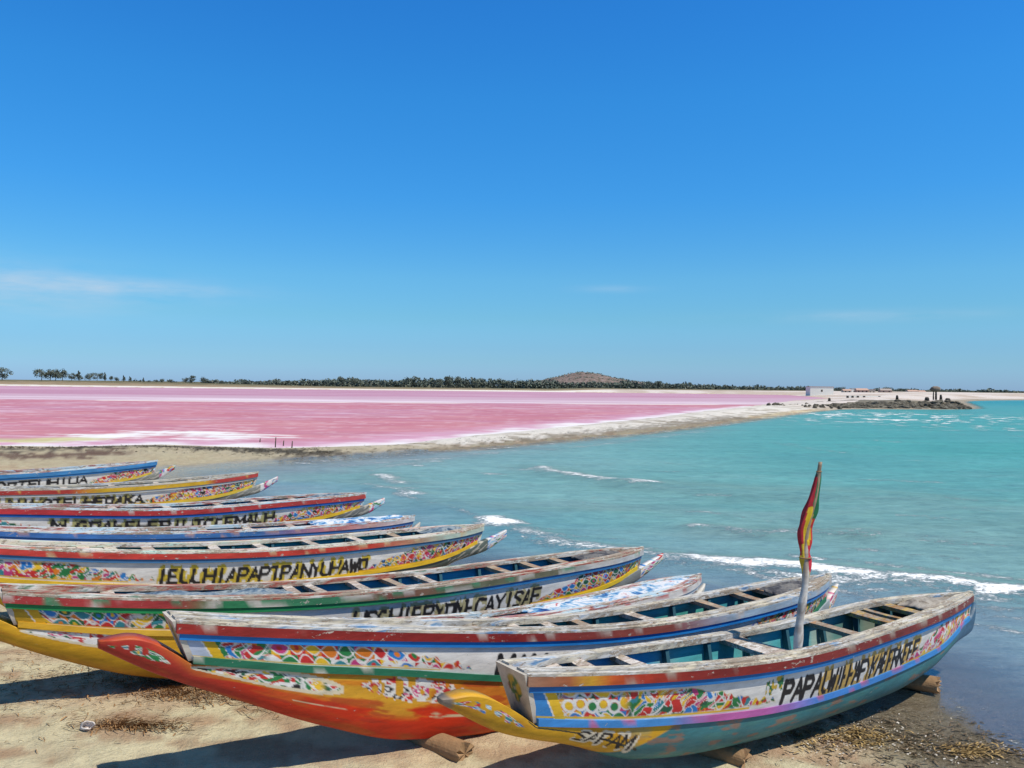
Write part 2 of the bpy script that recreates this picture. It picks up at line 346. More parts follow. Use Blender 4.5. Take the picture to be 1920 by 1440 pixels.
def line_d(pts, X, Y):
    d = np.full(X.shape, 1e18)
    for (ax, ay), (bx, by) in zip(pts[:-1], pts[1:]):
        ex, ey = bx - ax, by - ay; t = np.clip(((X - ax) * ex + (Y - ay) * ey) / (ex * ex + ey * ey + 1e-12), 0, 1)
        d = np.minimum(d, (X - ax - t * ex)**2 + (Y - ay - t * ey)**2)
    return np.sqrt(d)
def polar(a0, a1, na, r0, r1, nr, coarse=False):
    a = np.radians(np.linspace(a0, a1, na))
    if coarse: a = np.radians(np.r_[np.linspace(-180, a0 - 3, 40), np.linspace(a0, a1, na), np.linspace(a1 + 3, 180, 40)])
    r = np.exp(np.linspace(np.log(r0), np.log(r1), nr)); Rr, A = np.meshgrid(r, a, indexing='ij')
    return Rr * np.sin(A), Rr * np.cos(A), len(r), len(a)
def ground_height(X, Y):
    ds = sd_poly(SEA, X, Y); dl = sd_poly(LAKE, X, Y)
    wob = (fbm(X * .5, Y * .5, 3) - .5)
    big = sstep(100, 150, Y) * sstep(20, 60, X)
    ds2 = ds + wob * np.clip(np.abs(Y) * .03, .25, 2.0)
    zs = np.where(ds2 > 0, np.minimum(.055 * ds2, .60 + big * .9), .06 * ds2)
    dl2 = dl + fbm(X * .25 + 9, Y * .25, 3) * np.clip(np.abs(Y) * .03, .6, 6) * .35
    zl = LZ + np.where(dl2 > 0, .06 * dl2, .05 * dl2)
    z = np.minimum(zs, np.maximum(zl, -.6)); z = np.maximum(z, -1.0)
    far = sstep(6, 130, dl) * sstep(260, 420, Y) * sstep(3, 30, ds)
    z = z + far * (.5 + 2.4 * sstep(-100, -330, X) + .5 * fbm(X * .02, Y * .02, 3))
    near = (ds > .6) & (Y < 40)
    z = z + np.where(near, (fbm(X * 1.7, Y * 1.7, 4) - .5) * .06 + (fbm(X * 6, Y * 6, 3) - .5) * .03, 0)
    return z, ds, dl
X, Y, nr, na = polar(-52, 52, 620, 1.2, 5000, 520, True)
Z, ds, dl = ground_height(X, Y)
n1 = fbm(X * .9, Y * .9, 5); n2 = fbm(X * 3.5 + 7, Y * 3.5, 4); n3 = fbm(X * .12, Y * .35, 4)
def mixc(c, m, k): m = np.clip(m, 0, 1)[..., None]; return c * (1 - m) + np.array(k) * m
c = np.ones(X.shape + (3,)) * np.array((.60, .53, .345))
c = mixc(c, sstep(.42, .62, n1) * .7, (.57, .515, .34)); c = mixc(c, sstep(.5, .68, n2) * .5, (.42, .31, .20)); c = mixc(c, sstep(.50, .64, fbm(X * 2.2 + 30, Y * 4.5, 5)) * .7, (.37, .22, .13)); c = mixc(c, sstep(.48, .62, fbm(X * .7 + 3, Y * 1.6 + 8, 5)) * .35, (.44, .27, .17))
wet = sstep(2.3, .5, ds + (n1 - .5) * 1.6) * (Y < 45)
c = mixc(c, wet * .95, (.17, .135, .085))
spit = sstep(34, 50, Y + (n1 - .5) * 14) * sstep(250, 200, Y)
c = mixc(c, spit * sstep(.0, 1.2, ds - .012 * Y + (n2 - .5) * 1.6 + (n1 - .5) * 1) * .92, (.68, .64, .58))
c = mixc(c, spit * sstep(.58, .66, fbm(X * .35, Y * .8, 4)) * .85, (.30, .25, .18))
c = mixc(c, sstep(28, 33, Y) * sstep(50, 44, Y) * (X < -3) * .8, (.40, .34, .22))
weed = line_d(pl([(-60, 858), (60, 856), (150, 850), (240, 843), (310, 842), (400, 845), (500, 847), (600, 849)], .15), X, Y)
c = mixc(c, sstep(2.0, .5, weed + (n2 - .5) * 3.6) * .95, (.055, .045, .03))
c = mixc(c, sstep(1.4, .2, line_d(pl([(-60, 872), (60, 866), (140, 862), (210, 856)], .15), X, Y) + (n2 - .5) * 3) * .9, (.10, .05, .035))
weed2 = line_d(pl([(560, 858), (700, 851), (850, 840), (1000, 827), (1200, 806), (1400, 783)], .1), X, Y)
c = mixc(c, sstep(1.4, .3, weed2 * 30 / np.maximum(Y, 30) + (n2 - .5) * 2.5) * .7, (.16, .13, .09))
farm = sstep(240, 330, Y) * (dl > 0)
c = mixc(c, farm, (.72, .66, .60)); c = mixc(c, farm * sstep(14, 34, dl + (n3 - .5) * 22), (.30, .22, .13)); c = mixc(c, farm * sstep(45, 110, dl + (n3 - .5) * 60), (.13, .115, .055))
jet = sstep(120, 150, Y) * sstep(45, 70, X) * (dl > 0) * (Y < 520)
c = mixc(c, jet, (.62, .55, .50)); c = mixc(c, jet * sstep(.5, .65, fbm(X * .06, Y * .03, 4)) * .7, (.42, .33, .25)); c = mixc(c, jet * sstep(9, 3, ds) * .8, (.24, .20, .13))
t = NT('sand'); cc = t.attr('paint').outputs['Color']; v1 = t.coord((1, 1, 1))
g = t.rng(t.noise(v1, 4, 8, .7), .3, .7, .78, 1.12); cc = t.mix(1., cc, g, 'MULTIPLY')
sp = t.rng(t.noise(t.coord((1, 1, 1)), 34, 5, .7), .60, .70); cc = t.mix(t.math('MULTIPLY', sp, .5), cc, (.20, .13, .08))
sp2 = t.rng(t.noise(t.coord((1.3, 1, 1)), 75, 3, .6), .66, .70); cc = t.mix(t.math('MULTIPLY', sp2, .7), cc, (.70, .66, .60))
wa = t.attr('wet').outputs['Fac']
t.base(cc, t.rng(wa, 0, 1, .95, .12), .35)
t.bump(t.math('ADD', t.noise(v1, 26, 8, .7), t.math('MULTIPLY', t.noise(v1, 5, 5, .6), 2.2)), .85, .05)
tag(mk('beach', np.stack([X, Y, Z], -1), grid_faces(nr, na), t.m, col=c, extra={'wet': wet}), kind='structure')

# ------------------------------------------------------------------ sea
CRESTS = [  # (pixel trace of a breaker on the water, height m, half-width m, foam)
    ([(930, 975), (962, 992), (1030, 1014), (1110, 1028), (1235, 1045), (1350, 1055), (1500, 1066), (1600, 1077), (1750, 1090), (1850, 1102), (1960, 1114)], .16, .50, 1.15),
    ([(1310, 990), (1400, 998), (1500, 1000), (1620, 1003)], .16, .40, .85), ([(1620, 1004), (1760, 1000), (1900, 990)], .10, .6, .12),
    ([(1014, 878), (1040, 887), (1100, 896), (1150, 903), (1210, 909)], .20, .6, .9), ([(1210, 909), (1400, 925), (1700, 930)], .18, .9, .05),
    ([(712, 892), (732, 902), (748, 906)], .14, .45, .8), ([(690, 911), (730, 917), (785, 929)], .13, .4, .8),
    ([(1790, 1163), (1850, 1175), (1960, 1200)], .03, .12, .8), ([(1300, 1090), (1350, 1102)], .03, .15, .6), ([(1500, 1120), (1620, 1130), (1760, 1150)], .015, .1, .25),
    ([(960, 1000), (930, 1012)], .03, .2, .5), ([(700, 878), (790, 868), (860, 856), (960, 846)], .05, .6, .55), ([(560, 905), (640, 890)], .05, .5, .2),
    ([(1000, 842), (1180, 826), (1330, 806)], .06, 1.0, .45), ([(830, 950), (1000, 965), (1200, 968)], .12, .8, .10), ([(1350, 965), (1600, 975), (1900, 960)], .10, .9, .10)]
for _ in range(64):                             # short broken wavelets between the main breakers
    y_ = random.uniform(826, 1105); x_ = random.uniform(620, 1930); k_ = (y_ - 715) / 300
    if y_ > 930 and x_ < 960 + (y_ - 990) * 1.6: continue
    l_ = random.uniform(50, 170) * (.35 + k_); sl = random.uniform(.03, .13)
    CRESTS.append(([(x_ - l_ / 2, y_ - l_ * sl / 2), (x_, y_ + random.uniform(-1, 2)), (x_ + l_ / 2, y_ + l_ * sl / 2)], random.uniform(.015, .035), random.uniform(.12, .28) * (1.5 - .6 * k_), random.choice([.1, .35, .5, .6, .75])))
for pts_ in ([(1235, 1056), (1360, 1070), (1500, 1082), (1620, 1094), (1800, 1118), (1950, 1136)], [(1500, 1046), (1640, 1058), (1780, 1074), (1950, 1094)], [(1560, 1108), (1680, 1130), (1800, 1150), (1950, 1168)], [(1640, 1108), (1800, 1132), (1950, 1150)], [(980, 1012), (1060, 1034), (1120, 1044)], [(740, 925), (860, 958), (960, 990)]):
    CRESTS.append((pts_, .025, .24, .72))
for pts_ in ([(560, 868), (700, 858), (860, 846), (1000, 836), (1200, 815), (1390, 793), (1480, 781)], [(620, 874), (760, 864), (900, 852)], [(1020, 845), (1130, 834), (1260, 817)]):
    CRESTS.append((pts_, .02, .55, .62))
X, Y, nr, na = polar(-50, 56, 760, 4.0, 3000, 560)
ds = sd_poly(SEA, X, Y); off = -ds; gz = ground_height(X, Y)[0]; shore = np.where(Y < 45, -gz / .06, off)
Z = np.zeros(X.shape); foam = np.zeros(X.shape); tint = np.zeros(X.shape)
R_ = np.hypot(X, Y)
for pts, h, w, f in CRESTS:
    Lp = pl(pts); La = np.array(Lp); mg = 5 * w + .5
    sel = (X > La[:, 0].min() - mg) & (X < La[:, 0].max() + mg) & (Y > La[:, 1].min() - mg) & (Y < La[:, 1].max() + mg)
    xs_, ys_ = X[sel], Y[sel]; d = line_d(Lp, xs_, ys_)
    dn = d + (fbm(xs_ * 1.3, ys_ * 1.3, 4) - .5) * w * 2.0
    Z[sel] += .5 * h * np.exp(-(d / (w * 1.3))**2)
    brk = .62 + .38 * sstep(.38, .6, fbm(xs_ * .45 + 3, ys_ * .45, 3))
    foam[sel] = np.maximum(foam[sel], .78 * f * brk * np.exp(-(np.clip(dn, 0, 9) / w)**2))
    tint[sel] = np.maximum(tint[sel], min(1, h * 6) * np.exp(-((d - w * 1.2) / (w * 1.6))**2))
Z += (fbm(X * .55, Y * .9, 4) - .5) * .07 * sstep(.5, 5, off) * sstep(400, 60, R_)
fars = sstep(25, 60, R_) * sstep(.70, .78, fbm(X * .22 + 40, Y * .16, 4)) * .8 * sstep(150, 110, R_)
cl = np.exp(-((X - 52) / 26)**2 - ((Y - 105) / 42)**2)
fars = fars * .25 + sstep(.55, .66, fbm(X * .8 + 11, Y * .55, 4)) * cl * .85
edge = sstep(1.6, .2, off + (fbm(X * .9, Y * .9, 4) - .5) * 2.2) * sstep(30, 40, Y) * .35 + sstep(.10, .0, np.abs(off - .12 - .25 * vnoise(X * 2, Y * 2))) * (Y < 30) * .35
foam = np.clip(np.maximum(np.maximum(foam, fars), edge), 0, 1)
depth = sstep(0, 1, off / 60.); n1 = fbm(X * .05, Y * .10, 4); n2 = fbm(X * .25, Y * .6, 4)
c = np.ones(X.shape + (3,)) * np.array((.235, .26, .25))
c = mixc(c, sstep(1.2, 6, off + (n2 - .5) * 4), (.20, .335, .305))
c = mixc(c, sstep(4, 20, off + (n1 - .5) * 14), (.16, .35, .305))
rt = sstep(-.15, .50, X / np.maximum(Y, 1)) * sstep(16, 60, R_)
c = mixc(c, rt * .95, (.065, .305, .255)); c = mixc(c, sstep(150, 330, R_) * rt, (.010, .235, .245))
c = mixc(c, tint * .6 * (off > 1), (.16, .27, .22)); c = mixc(c, sstep(.54, .68, n1) * .35, (.09, .29, .27)); c = mixc(c, sstep(.56, .7, n2) * .22 * sstep(60, 20, R_), (.20, .25, .235))
alpha = np.clip(sstep(-.1, .2, shore) * .10 + sstep(0.2, 2.6, shore + (n2 - .5) * .8) * .90, 0, 1); calm = sstep(9, 2, off) * (Y < 30); edge_ = sstep(-.1, .25, shore)
Fq = grid_faces(nr, na); keep = (off.ravel()[Fq].max(1) > -1.5); Fq = Fq[keep]
us, inv = np.unique(Fq, return_inverse=True); Fq = inv.reshape(-1, 4)
t = NT('sea_water'); cc = t.attr('paint').outputs['Color']
wn = t.noise(t.coord((.8, 1.5, 1)), 1.6, 7, .68, .4); wn2 = t.noise(t.coord((1, 2.0, 1)), 9, 5, .65, .3); wl = t.noise(t.coord((.10, .35, 1)), 1.0, 5, .6)
cc = t.mix(1., cc, t.rng(wn, .3, .7, .74, 1.24), 'MULTIPLY'); cc = t.mix(1., cc, t.rng(t.noise(t.coord((.5, 2.2, 1)), 5, 7, .75, .5), .32, .68, .80, 1.20), 'MULTIPLY'); cc = t.mix(1., cc, t.rng(wl, .35, .65, .86, 1.10), 'MULTIPLY')
fa = t.attr('foam').outputs['Fac']
ffar = t.noise(t.coord((.35, 1.0, 1)), 1.5, 8, .75, .6)
fn = t.math('ADD', t.math('MULTIPLY', t.noise(t.coord((1, 1.3, 1)), 7, 9, .78, .9), .62), t.math('MULTIPLY', ffar, .38))
fm = t.rng(t.math('ADD', fa, t.math('MULTIPLY', t.math('SUBTRACT', fn, .5), 4.5)), .34, .74)
fm = t.math('MULTIPLY', fm, t.rng(fa, .06, .22))
cc = t.mix(fm, cc, (.86, .87, .86))
t.base(cc, t.rng(fm, 0, 1, .30, .85), .10)
h_ = t.math('MULTIPLY', t.math('ADD', wn, t.math('MULTIPLY', wn2, .35)), t.rng(fm, 0, 1, 1, .25)); t.bump(h_, .75, .14)
tr = t.new('BsdfTransparent'); mx = t.new('MixShader'); al = t.math('MAXIMUM', t.attr('alpha').outputs['Fac'], fm)
t.link(al, mx.inputs[0]); t.link(tr.outputs[0], mx.inputs[1]); t.link(t.p.outputs[0], mx.inputs[2])
gl = t.new('BsdfGlossy'); gl.inputs['Roughness'].default_value = .06; gb = t.new('Bump'); gb.inputs['Strength'].default_value = .22; gb.inputs['Distance'].default_value = .04; t.link(h_, gb.inputs['Height']); t.link(gb.outputs[0], gl.inputs['Normal'])
fr = t.new('Fresnel'); fr.inputs['IOR'].default_value = 1.36; t.link(gb.outputs[0], fr.inputs['Normal'])
mg = t.new('MixShader'); t.link(t.math('MULTIPLY', t.math('MULTIPLY', fr.outputs[0], t.rng(t.attr('calm').outputs['Fac'], 0, 1, .08, .26)), t.math('MULTIPLY', t.attr('rim').outputs['Fac'], t.math('SUBTRACT', 1., fm))), mg.inputs[0]); t.link(mx.outputs[0], mg.inputs[1]); t.link(gl.outputs[0], mg.inputs[2]); t.link(mg.outputs[0], t.out.inputs['Surface'])
V = np.stack([X, Y, Z], -1).reshape(-1, 3)[us]
tag(mk('sea_water', V, Fq, t.m, col=c.reshape(-1, 3)[us], extra={'foam': foam.ravel()[us], 'alpha': alpha.ravel()[us], 'calm': calm.ravel()[us], 'rim': edge_.ravel()[us]}), kind='structure')

# ------------------------------------------------------------------ pink salt lake
X, Y, nr, na = polar(-56, 30, 420, 38, 1500, 330)
dl = sd_poly(LAKE, X, Y)
def side(pts):                                   # > 0 beyond a line traced across the lake
    P = np.array(pl(pts, LZ)); o = np.argsort(P[:, 0]); aa = np.arctan2(P[:, 0], P[:, 1]); rr = np.hypot(P[:, 0], P[:, 1]); o = np.argsort(aa)
    return np.hypot(X, Y) / np.interp(np.arctan2(X, Y), aa[o], rr[o])
n1 = fbm(X * .05, Y * .10, 4); n2 = fbm(X * .02, Y * .2, 4); n3 = fbm(X * .5, Y * .9, 4)
bank = side([(-300, 746), (0, 749), (310, 752), (640, 755), (960, 757), (1240, 758.5), (1500, 760)])
pale = side([(-300, 737), (0, 738.5), (300, 741), (640, 744), (960, 746), (1240, 747), (1500, 747)])
c = np.ones(X.shape + (3,)) * np.array((.475, .185, .235))
c = mixc(c, sstep(.42, .66, n2) * .55, (.50, .195, .205)); c = mixc(c, sstep(.45, .68, n1) * .5, (.45, .23, .32)); c = mixc(c, sstep(.48, .66, n3) * .45, (.54, .27, .28)); c = mixc(c, sstep(.50, .66, fbm(X * .09 + 20, Y * .22, 5)) * .5, (.43, .135, .18)); c = mixc(c, sstep(.60, .70, fbm(X * .7, Y * .8 + 4, 5)) * .4, (.64, .44, .48))
c = mixc(c, sstep(14, 1, dl + 14 + (n3 - .5) * 8) * 0, (.6, .35, .5))
rim = sstep(-9, -.5, dl + (n3 - .5) * 7) * (Y < 140); c = mixc(c, rim * .75, (.58, .34, .46))
c = mixc(c, sstep(-3.5, -.2, dl + (fbm(X * .4, Y * .4, 4) - .5) * 6) * (Y < 160), (.72, .68, .68))
sal = sstep(.62, .74, fbm(X * .10 + 3, Y * .35, 5)) * .45 * sstep(1.02, .96, bank); c = mixc(c, sal * sstep(.45, .6, n1), (.72, .58, .66))
pt = line_d(pl([(150, 822), (230, 816), (300, 811), (380, 812), (440, 818)], LZ), X, Y); c = mixc(c, sstep(3.4, .8, pt + (fbm(X * .25, Y * 1.6, 5) - .5) * 9) , (.74, .71, .70))
pt2 = line_d(pl([(-80, 826), (60, 826), (110, 824)], LZ), X, Y); c = mixc(c, sstep(3.0, .6, pt2 + (n3 - .5) * 4) * .8, (.50, .47, .18))
c = mixc(c, sstep(1., 1.02, bank), (.50, .32, .39)); c = mixc(c, sstep(1.0, 1.10, bank) * sstep(1.30, 1.10, bank) * sstep(.36, .66, fbm(X * .012, Y * .09, 5)) * .85, (.72, .62, .66))
c = mixc(c, sstep(1.0, 1.06, pale), (.44, .22, .30)); c = mixc(c, sstep(.5, .62, fbm(X * .01, Y * .09, 5)) * sstep(1.0, 1.06, pale) * .5, (.58, .38, .46)); c = mixc(c, sstep(.985, 1.0, bank) * sstep(1.03, 1.01, bank) * sstep(.38, .5, fbm(X * .06 + 5, Y * .02, 3)) * (X > -75), (.74, .68, .60))
t = NT('pink_lake_water'); cc = t.attr('paint').outputs['Color']
cc = t.mix(1., cc, t.rng(t.noise(t.coord((.10, .5, 1)), 1.2, 7, .7), .3, .7, .88, 1.12), 'MULTIPLY')
fl = t.rng(t.noise(t.coord((.5, 1.2, 1)), 1.7, 6, .72), .69, .73); cc = t.mix(t.math('MULTIPLY', fl, .6), cc, (.74, .62, .66))
t.base(cc, .5, .03); t.bump(t.noise(t.coord((.6, 1.4, 1)), 2.0, 6, .7), .4, .06)
Fq = grid_faces(nr, na); Fq = Fq[dl.ravel()[Fq].min(1) < .6]; us, inv = np.unique(Fq, return_inverse=True); Fq = inv.reshape(-1, 4)
tag(mk('pink_lake', np.stack([X, Y, np.full(X.shape, LZ)], -1).reshape(-1, 3)[us], Fq, t.m, col=c.reshape(-1, 3)[us]), kind='structure')

# ------------------------------------------------------------------ pirogues
TZ = np.array([0, .25, .5, .75, 1.]); TB = np.array([0, .2, .4, .6, .8, .93, 1.])
def pirogue(spec):
    L, h = spec['L'], math.radians(spec['h']); res = spec.get('res', .02)
    root = empty('pirogue', (spec['S'][0], spec['S'][1], 0), h)
    tag(root, spec['label'], 'boat', 'painted pirogues drawn up on the beach')
    zc, bc = spec['z'], list(spec['b']) + [.05]; hs = spec.get('hs', [.40, .45, .49, .50, .47, .37, .28])
    Zr = lambda s: nspline(TZ, zc, np.clip(s, 0, L) / L); Br = lambda s: nspline(TB, bc, np.clip(s, 0, L) / L)
    Hs = lambda s: pchip(TB, hs, np.clip(s, 0, L) / L)
    zs, zb = zc[0], zc[-1]; km = spec.get('km', .24); LS, LBW = spec.get('spur', .62), spec.get('bspur', .52)
    zc0 = zs - hs[0]; zcL = zb - hs[-1]
    kx = [-LS, -.12, .5, 1.2, 2.0, 3.3, L - 2.2, L - 1.3, L - .6, L, L + LBW]
    kz = spec.get('keel', [zs - .13, zc0 - .06, zc0 - .29, km + .22, km + .09, km + .01, km - .02, km + .07, (km + zcL) / 2 - .02, zcL - .20, zb - .26])
    Zk = lambda s: pchip(kx, kz, s)
    def Ztop(s):
        a = np.clip((-s + .12) / (LS - .06), 0, 1); b = np.clip((s - L + .10) / (LBW + .1), 0, 1)
        z = Zr(s) - Hs(s)
        z = np.where(s < .12, (Zr(.12) - Hs(.12)) + (zs - .09 - (Zr(.12) - Hs(.12))) * np.sin(a * 1.45), z)
        return np.where(s > L - .10, (Zr(L - .1) - Hs(L - .1)) + (zb - .13 - (Zr(L - .1) - Hs(L - .1))) * b**1.1, z)
    def Wc(s):
        w = .80 * (Br(s) - .04) + .012
        w = np.where(s < 0, np.interp(s, [-LS, -LS + .07, -LS * .4, 0], [.035, .075, .11, w.min() if False else .80 * (Br(0.) - .04) + .012]), w)
        return np.where(s > L - .25, np.interp(s, [L - .25, L, L + LBW - .06, L + LBW], [.80 * (Br(L - .25) - .04) + .012, .055, .045, .02]), w)
    rake = lambda s, q: q * (.13 * (1 - np.clip(s / 1.0, 0, 1)) - .16 * np.clip((s - L + 1.2) / 1.2, 0, 1))   # q = depth below the rail, 0..1
    # dugout base with its two upturned spurs
    ns = int((L + LS + LBW) / max(res * 1.2, .015)); s = np.r_[np.linspace(-LS, -LS + .06, 6)[:-1], np.linspace(-LS + .06, L + LBW, ns)]; nn_, nf_ = (64, 12) if res < .015 else (28, 8)
    th_ = np.linspace(0, np.pi / 2, 400); py_, pz_ = np.sin(th_)**.80, 1 - np.cos(th_)**.85; al_ = np.r_[0, np.cumsum(np.hypot(np.diff(py_) * .7, np.diff(pz_)))]; al_ /= al_[-1]
    near_ = np.interp(np.linspace(1, 0, nn_), al_, th_); far_ = np.interp(np.linspace(0, 1, nf_ + 1)[1:], al_, th_); a = np.r_[-near_, far_]; K = len(a); zt, zk, w = Ztop(s) , Zk(s), Wc(s)
    zk = np.minimum(zk, zt - .03)
    rise = 1 - np.clip(np.cos(a), 0, 1)**.85; wy = np.sign(a) * np.abs(np.sin(a))**.80
    P = np.stack([np.repeat(s[:, None], K, 1), np.outer(w, wy), zk[:, None] + np.outer(zt - zk, rise)], -1)
    P[:, :, 0] += rake(s, 1.0)[:, None] * ((s > -.02) & (s < L))[:, None] * 0
    colh = spec['hull'](P[:, :, 0], rise[None, :] + 0 * P[:, :, 0], (zt - zk)[:, None] + 0 * P[:, :, 0])
    V, F_ = sweep(P); mk('hull', V, F_, M_PAINT, root, col=colh)
    # side planks
    sn = np.arange(0, L + res * .5, res); sn[-1] = L
    for sgn in (-1, 1):
        ss = sn if sgn < 0 else np.linspace(0, L, 90); nv = max(8, int(.48 / res)) if sgn < 0 else 8
        vv = np.linspace(1, 0, nv)                         # 1 at the rail
        b, z, hh, wc = Br(ss), Zr(ss) - .02, Hs(ss) - .02, Wc(ss)
        def surf(inset, vv_):
            y = (b - .045)[:, None] * vv_ + wc[:, None] * (1 - vv_) + .018 * np.sin(vv_ * np.pi) * np.clip(b / .3, 0, 1)[:, None] - inset
            x = ss[:, None] + rake(ss[:, None], 1 - vv_); return np.stack([x, sgn * np.maximum(y, .004), z[:, None] - hh[:, None] * (1 - vv_)], -1)
        Po = surf(0, vv[None, :]); Pi = surf(.035, np.linspace(0, 1, 5)[None, :])
        P = np.concatenate([Po, Pi], 1); u = ss[:, None] + 0 * vv[None, :]
        co = spec['side'](u, (vv[None, :] * hh[:, None]), hh[:, None] + 0 * u, L) if sgn < 0 else np.ones(u.shape + (3,)) * np.array(WHT)
        ci = spec.get('inner', lambda uu: np.ones(uu.shape + (3,)) * np.array((.03, .22, .30)))(ss[:, None] + 0 * np.zeros((1, 5)))
        V, F_ = sweep(P); plank = mk('side_plank', V, F_, M_PAINT, root, col=np.concatenate([co, ci], 1))
        # rails: rub rail, strip below it, chine moulding, gunwale boards
        sr = np.linspace(0, L, int(L / .05) if sgn < 0 else 60); b, z, hh, wc = Br(sr), Zr(sr), Hs(sr), Wc(sr)
        def strip(name, y0, y1, z0, z1, mat, cf=None, x0=0., qq=0.):
            xx = sr + rake(sr, qq)
            P = np.stack([np.stack([xx, sgn * np.maximum(yy, .003), z_], -1) for yy, z_ in ((y0, z0), (y1, z0), (y1, z1), (y0, z1))], 1)
            V, F_ = sweep(P); uu = np.repeat(sr[:, None], 4, 1)
            return mk(name, V, F_, mat, plank if name in ('rub_strip', 'moulding') else root, col=None if cf is None else cf(uu, uu * 0 + np.array([0, 0, 1, 1.])[None, :]), smooth=False)
        rh = spec.get('rail_h', .085)
        strip('rub_rail', b - .043, b, z - .012, z - rh, M_RAILPAINT, spec['rail'])
        strip('rub_strip', b - .043, b - .016, z - rh - .002, z - rh - .055, M_PAINT, spec['strip'], qq=.2)
        strip('moulding', wc - .02, wc + .022, z - hh + .035, z - hh - .022, M_PAINT, spec['mould'], qq=1.)
        gi = np.maximum(b - spec.get('gun', .15), .012); gm = np.maximum(b - .055, .014)
        strip('gunwale_cap', gm + .002, b - .004, z - .010, z + .010, spec['gunmat'])
        strip('gunwale_board', gi, gm, z - .030, z + .024, spec['gunmat2'])
        for k, rs in enumerate(np.arange(.75, L - .8, .62)):   # inner frames
            bb, zz, hq, wq = float(Br(rs)), float(Zr(rs)), float(Hs(rs)), float(Wc(rs))
            y1, y0 = bb - .085, max(wq - .05, .03); hw = .022
            Vb = [(rs + dx, sgn * (yy - dy), z_) for dx in (-hw, hw) for yy, z_, dy in ((y1, zz - .045, 0), (y1, zz - .045, .05), (y0, zz - hq + .02, .06), (y0, zz - hq + .02, 0))]
            mk('rib', Vb, [(0, 1, 2, 3), (7, 6, 5, 4), (0, 4, 5, 1), (1, 5, 6, 2), (2, 6, 7, 3), (3, 7, 4, 0)], M_RIB, root, smooth=False)
    # transom
    b0, z0, h0 = float(Br(0.)), zs + .006, hs[0]; w0 = float(Wc(np.array([0.]))[0]); nv, ny = 30, 22
    vv = np.linspace(1, 0, nv)[:, None]; yy = np.linspace(-1, 1, ny)[None, :]
    hw = (b0 - .01) * vv**.7 + (w0 * .95) * (1 - vv**.7)
    yv = hw * yy; zv = z0 - (h0 + .01) * (1 - vv) + 0 * yy - .02 * (1 - vv) * 0
    xo = -.03 + .13 * (1 - vv) + 0 * yy
    P0 = np.stack([xo, yv, zv], -1).reshape(-1, 3); P1 = P0 + np.array((.045, 0, 0)); n = len(P0)
    Fg = grid_faces(nv, ny); F_ = Fg.tolist() + (Fg[:, ::-1] + n).tolist()
    bd = [i for i in range(ny)] + [r_ * ny + ny - 1 for r_ in range(1, nv)] + [(nv - 1) * ny + i for i in range(ny - 2, -1, -1)] + [r_ * ny for r_ in range(nv - 2, 0, -1)]
    F_ += [(bd[i], bd[(i + 1) % len(bd)], bd[(i + 1) % len(bd)] + n, bd[i] + n) for i in range(len(bd))]
    yg, vg = np.broadcast_arrays(yy, vv); tcol = np.ones((nv, ny, 3)) * np.array((.56, .51, .44))
    nn = vnoise(yg * 4 + 3, vg * 5); mot = sstep(.42, .30, np.hypot(yg * .75, (vg - .60) * 1.35)); tcol = mixc(tcol, mot * sstep(.42, .5, nn), spec.get('motif', (.05, .16, .05)))
    tcol = mixc(tcol, mot * sstep(.62, .7, nn), (.5, .35, .05)); tcol = mixc(tcol, mot * sstep(.3, .26, nn), (.35, .10, .05)); tcol = mixc(tcol, sstep(.35, .0, vg) * .5, (.25, .2, .17))
    mk('transom', np.r_[P0, P1], F_, M_PAINT, root, col=np.concatenate([tcol.reshape(-1, 3)] * 2), smooth=False)
    # stem post closing the bow
    V, F_ = [], []
    zA, zB = zb + .03, zcL - .06
    V = [(L - .03, -.03, zA), (L + .035, -.022, zA), (L + .035, .022, zA), (L - .03, .03, zA), (L - .20, -.045, zB), (L - .10, -.03, zB), (L - .10, .03, zB), (L - .20, .045, zB)]
    mk('stem_post', V, [(0, 1, 2, 3), (7, 6, 5, 4), (0, 4, 5, 1), (1, 5, 6, 2), (2, 6, 7, 3), (3, 7, 4, 0)], spec['gunmat2'], root, smooth=False)
    # decks of short boards fore and aft
    def deck(name, s0, s1, mat, n, dz=0.):
        e = np.linspace(s0, s1, n + 1)
        for k in range(n):
            x0, x1 = e[k] + .004, e[k + 1] - .004; dj = random.uniform(-.006, .006) + dz; vs_ = []
            for x in (x0, x1):
                hw_ = max(float(Br(x)) - .148, .016) + .02; zz = float(Zr(x)) - .034 + dj
                vs_ += [(x, -hw_, zz), (x, hw_, zz), (x, hw_, zz - .025), (x, -hw_, zz - .025)]
            mk(name, vs_, [(0, 1, 5, 4), (2, 3, 7, 6), (1, 2, 6, 5), (3, 0, 4, 7), (0, 3, 2, 1), (4, 5, 6, 7)], mat, root, smooth=False)
    if spec.get('aft'): deck('deck_board', .01, spec['aft'], spec.get('aftmat', spec['gunmat2']), max(2, int(spec['aft'] / .16)))
    deck('deck_board', L - spec.get('fore', .9), L - .04, spec.get('foremat', M_GUNB), 6)
    for i, tspec in enumerate(spec['thwarts']):
        x, wd, mt = tspec; hw_ = float(Br(x)) - .075; zz = float(Zr(x)) - .022; sk = random.uniform(-.03, .03); bow = random.uniform(0, .015)
        V = []
        for yk in np.linspace(-1, 1, 5):
            o_ = sk * yk; zk_ = zz - bow * (1 - yk * yk); ww = wd * (.5 + .06 * math.sin(3 * yk + i))
            V += [(x + o_ - ww, yk * hw_, zk_), (x + o_ + ww, yk * hw_, zk_), (x + o_ + ww, yk * hw_, zk_ - .045), (x + o_ - ww, yk * hw_, zk_ - .045)]
        P = np.array(V).reshape(5, 4, 3); V, F_ = sweep(P); mk('thwart', V, F_, mt, root, smooth=False)
